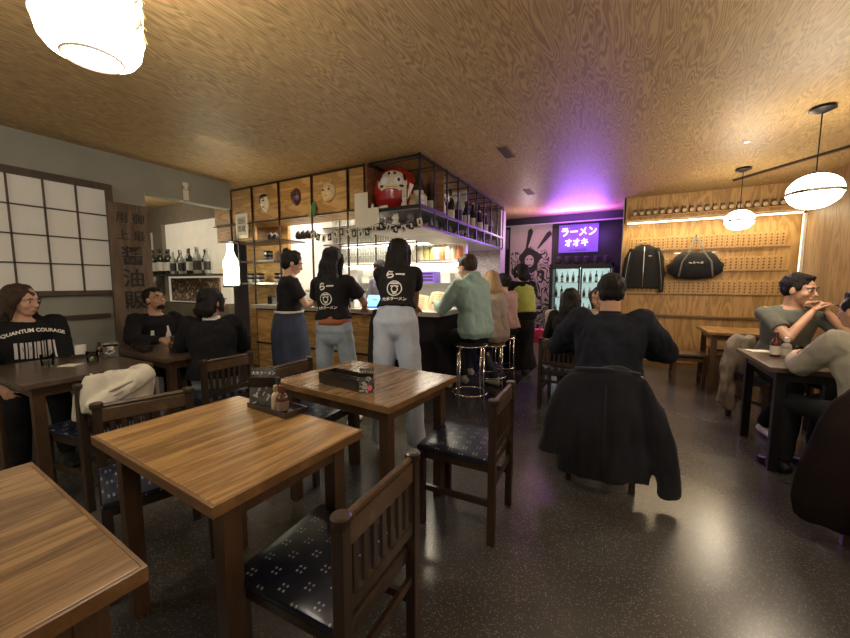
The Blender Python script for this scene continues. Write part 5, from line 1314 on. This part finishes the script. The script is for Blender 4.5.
# 4 waitress in profile with tablet
P = person('waitress with hair bun and long indigo apron, in profile at the bar', (-2.93, 2.52), -38, pz=.90, s=.965, fem=True, lean=4, hpitch=-18, hyaw=0,
           handL=(-.05, .36, 1.15), handR=(.06, .37, 1.17), poleL=(-.5, -.6, -1), poleR=(.5, -.5, -1), palmL=(0, .1, 1), palmR=(0, .1, 1), skin=M_skin, top=M_tee, hair='bun', pants=M_denimdk, pantn='jeans', seed=4, vox=.0055, loose=.006, hem=.13, shoes=M_black)
emblem(P, .20)
b = MB().tube([(0, .01, 1.05), (0, .01, .96), (0, .01, .82), (0, .02, .55), (0, .03, .33)], [(.160, .128), (.185, .155), (.205, .175), (.215, .185), (.215, .185)], 26, (1, 0, 0))
o = b.build('apron', M_denimdk, P.root); remesh(o, .011, 3, .016, 9, 4, (1, 1, .25))
MB().tube([(.170*math.cos(a), .012+.140*math.sin(a), 1.035) for a in [2*PI*k/28 for k in range(28)]], (.012, .003), 6, (0, 0, 1), close=True).build('apron_belt', M_paper, P.root, True)
t = thing('order_tablet', 'small dark order pad held by the waitress in profile', 'tablet', P.root.matrix_basis @ V((.02, .45, 1.19)), R(-38)); t.rotation_euler.x = R(25)
MB().box(-.06, .06, -.09, .09, 0, .012, .003).build('body', M_black, t); MB().box(-.052, .052, -.08, .08, .012, .0135).build('screen', mat('pad_screen', (.3, .32, .34), .2), t)
# 5 middle waitress
P = person('waitress with long dark hair, orange sash and blue jeans, back turned', (-2.25, 2.44), 14, pz=.90, s=.965, fem=True, lean=5, side=-3, hyaw=-14, hpitch=-14,
           handL=(-.16, .38, 1.09), handR=(.12, .40, 1.07), poleL=(-.9, -.3, -.7), poleR=(1, -.3, -.7), palmL=(0, 0, -1), palmR=(0, 0, -1), footL=(-.16, -.05, .08), footR=(.13, .06, .08), top=M_tee, hair='long', pants=M_jeans, pantn='jeans', hem=.10, seed=5, vox=.0065, loose=.008, pw_=1.1, shoes=M_white)
emblem(P, .22)
MB().tube([(0, .0, 1.03), (0, 0, .985), (0, 0, .955)], [(.148, .112), (.158, .12), (.160, .122)], 28, (1, 0, 0)).build('waist_sash', mat('rust_orange_sash', (.32, .10, .035), .7, var=.15), P.root, True)
# 6 right waitress
P = person('waitress with long wavy dark hair and pale wide jeans, back turned', (-1.46, 2.24), 24, pz=1.03, s=.87, ls=1.26, fem=True, lean=22, side=0, hyaw=-10, hpitch=-4,
           handL=(-.10, .52, 1.10), handR=(.10, .52, 1.10), poleL=(-.5, -.3, -1), poleR=(.5, -.3, -1), palmL=(0, 0, -1), palmR=(0, 0, -1), footL=(-.13, .02, .08), footR=(.16, -.03, .08), top=M_tee, hair='long', pants=M_jeans2, pantn='wide_jeans', seed=6, loose=.012, pw_=1.45, hem=.12, shoes=M_white)
emblem(P, .23)
b = MB().tube([(-.05, .09, 1.12), (-.05, .10, 1.0), (-.06, .12, .75), (-.07, .13, .45)], [(.14, .05), (.17, .07), (.185, .085), (.19, .09)], 22, (1, 0, 0)); o = b.build('apron', M_tee, P.root); remesh(o, .011, 3, .012, 9, 4, (1, 1, .25))
# 7 bartender
person('bartender in a blue-grey shirt working behind the bar', (-2.72, 3.98), 175, pz=.90, s=.95, lean=14, hpitch=-30, handL=(-.12, .34, 1.03), handR=(.12, .34, 1.03), top=mat('blue_grey_cotton', (.13, .13, .19), .85), sleeve='long', hair='short', seed=7, vox=.009)
# 8 mint hoodie
M_mint = mat('mint_fleece', (.27, .40, .39), .9, var=.06, bump=.2, bscale=120)
P = person('man in a mint green hoodie on a chrome stool leaning on the bar', (-1.26, 3.42), 68, pz=.83, s=1.03, lean=12, hyaw=4, hpitch=-14, handL=(-.12, .46, 1.10), handR=(.10, .48, 1.10), poleL=(-.7, -.2, -1), poleR=(.7, -.2, -1), palmL=(0, 0, -1), palmR=(0, 0, -1),
           footL=(-.12, .30, .29), footR=(.13, .30, .29), top=M_mint, sleeve='long', hood=True, topn='hoodie', hair='crop', hairm=M_hairbr, loose=.026, hem=-.05, seed=8, shoes=mat('canvas_shoe', (.30, .30, .26), .8), vox=.0075)
# 9 blonde woman
P = person('woman with blonde hair in a beige cardigan seated at the bar', (-1.30, 4.14), 66, pz=.70, s=1.0, fem=True, lean=6, hyaw=0, hpitch=-8, handL=(-.12, .42, 1.08), handR=(.12, .42, 1.08), footL=(-.1, .3, .25), footR=(.2, .12, .1), top=mat('beige_knit', (.36, .29, .26), .9, var=.1, bump=.4, bscale=90), sleeve='long', topn='cardigan', hair='shoulder', hairm=M_hairbl, loose=.03, hem=-.07, pants=M_denimdk, shoes=M_white, seed=9, vox=.009)
# 10 person in pink
P = person('dark-haired person in a dusty pink shirt at the bar', (-1.30, 4.70), 62, pz=.70, s=.98, fem=True, lean=8, hyaw=0, handL=(-.12, .42, 1.08), handR=(.12, .42, 1.08), footL=(-.1, .3, .25), footR=(.1, .3, .25), top=mat('dusty_pink_cotton', (.42, .28, .28), .85), sleeve='long', hair='short', loose=.02, pants=M_blackcl, seed=10, vox=.009)
# 11 lime woman
P = person('woman with dark bob in a lime vest and long black skirt at the bar', (-1.18, 5.1), 48, pz=.84, s=.99, fem=True, lean=8, hyaw=10, handL=(-.12, .4, 1.05), handR=(.12, .4, 1.05), footL=(-.1, .3, .28), footR=(.2, .1, .12), top=M_blackcl, sleeve='long', hair='bob', loose=.012, pants=M_blackcl, seed=11, vox=.009)
b = MB().tube([P.neck-P.U*.035, P.neck-P.U*.10, P.neck-P.U*.28, P.neck-P.U*.44], [(.10, .09), (.168, .14), (.175, .15), (.178, .15)], 24, P.r); o = b.build('vest', mat('lime_knit', (.38, .42, .10), .85, var=.1), P.root); remesh(o, .01, 2, .006, 12, 3)
b = MB().tube([(0, .0, .84), (0, .03, .72), (.0, .10, .5), (.0, .12, .3), (.02, .12, .12)], [(.155, .125), (.19, .18), (.20, .22), (.23, .24), (.26, .26)], 26, (1, 0, 0)); o = b.build('long_skirt', M_blackcl, P.root); remesh(o, .012, 3, .02, 9, 4, (1, 1, .25))
# 12 long black hair
P = person('woman with long black hair in black clothes, left of the man in navy', (-.46, 4.02), -6, pz=.52, s=.97, fem=True, lean=4, hyaw=10, handL=(-.15, .36, .80), handR=(.15, .36, .80), top=M_blackcl, sleeve='long', hair='long', loose=.02, seed=12, vox=.009)
# 13 brown hair woman
P = person('brown-haired woman in a beige top facing the man in dark', (-.17, 4.38), 172, pz=.54, s=.98, fem=True, lean=8, hyaw=-22, hpitch=-14, handL=(-.12, .36, .80), handR=(.12, .36, .80), top=mat('beige_cotton', (.55, .46, .34), .85), sleeve='long', hair='shoulder', hairm=M_hairbr, loose=.012, seed=13, vox=.008)
# 14 centre man from behind
P = person('man in a dark navy shirt seen from behind, seated in the middle of the room', (-.05, 2.72), 3, pz=.55, s=1.10, lean=12, hyaw=3, hpitch=-14, handL=(-.20, .48, .80), handR=(.20, .46, .80), poleL=(-1.4, -.5, -.5), poleR=(1.4, -.5, -.5), top=M_navy, sleeve='long', topn='shirt', hair='short', loose=.042, collar=True, seed=14)
# 15 man in grey tee
M_gtee = mat('grey_green_cotton', (.13, .135, .115), .88, var=.08, bump=.2, bscale=120)
P = person('man in a grey t-shirt with hands clasped at his mouth, seated at the right table', (1.30, 4.38), -166, pz=.57, s=1.10, lean=12, hyaw=34, hpitch=-8,
           handL=(-.15, .25, 1.08), handR=(-.03, .27, 1.07), poleL=(-.7, .3, -1), poleR=(.9, .3, -1), palmL=(1, .1, -.2), palmR=(-1, .1, -.2), top=M_gtee, sleeve='short', hair='short', seed=15, vox=.0055, loose=.006, curl=.75, shoes=M_white, footL=(-.14, .30, .085), footR=(.2, .25, .085), hairm=M_hairbk)
MB().tube([P.wL.lerp(P.eL, .05)+V((.028*math.cos(a), .0, .028*math.sin(a))) for a in [2*PI*k/18 for k in range(18)]], .006, 6, close=True).build('wristband', M_ink, P.root, True)
# 16 man in beige sweater
P = person('dark-haired man in a beige sweater at the right edge, back turned', (1.35, 2.98), 26, pz=.53, s=1.0, lean=16, hyaw=4, hpitch=0, handL=(-.03, .52, .80), handR=(.15, .5, .80), poleL=(-.7, -.1, -.9), poleR=(1, -.2, -.5), top=mat('beige_sweater', (.36, .33, .27), .92, var=.08, bump=.3, bscale=110), sleeve='long', topn='sweater', hair='short', loose=.026, seed=16)
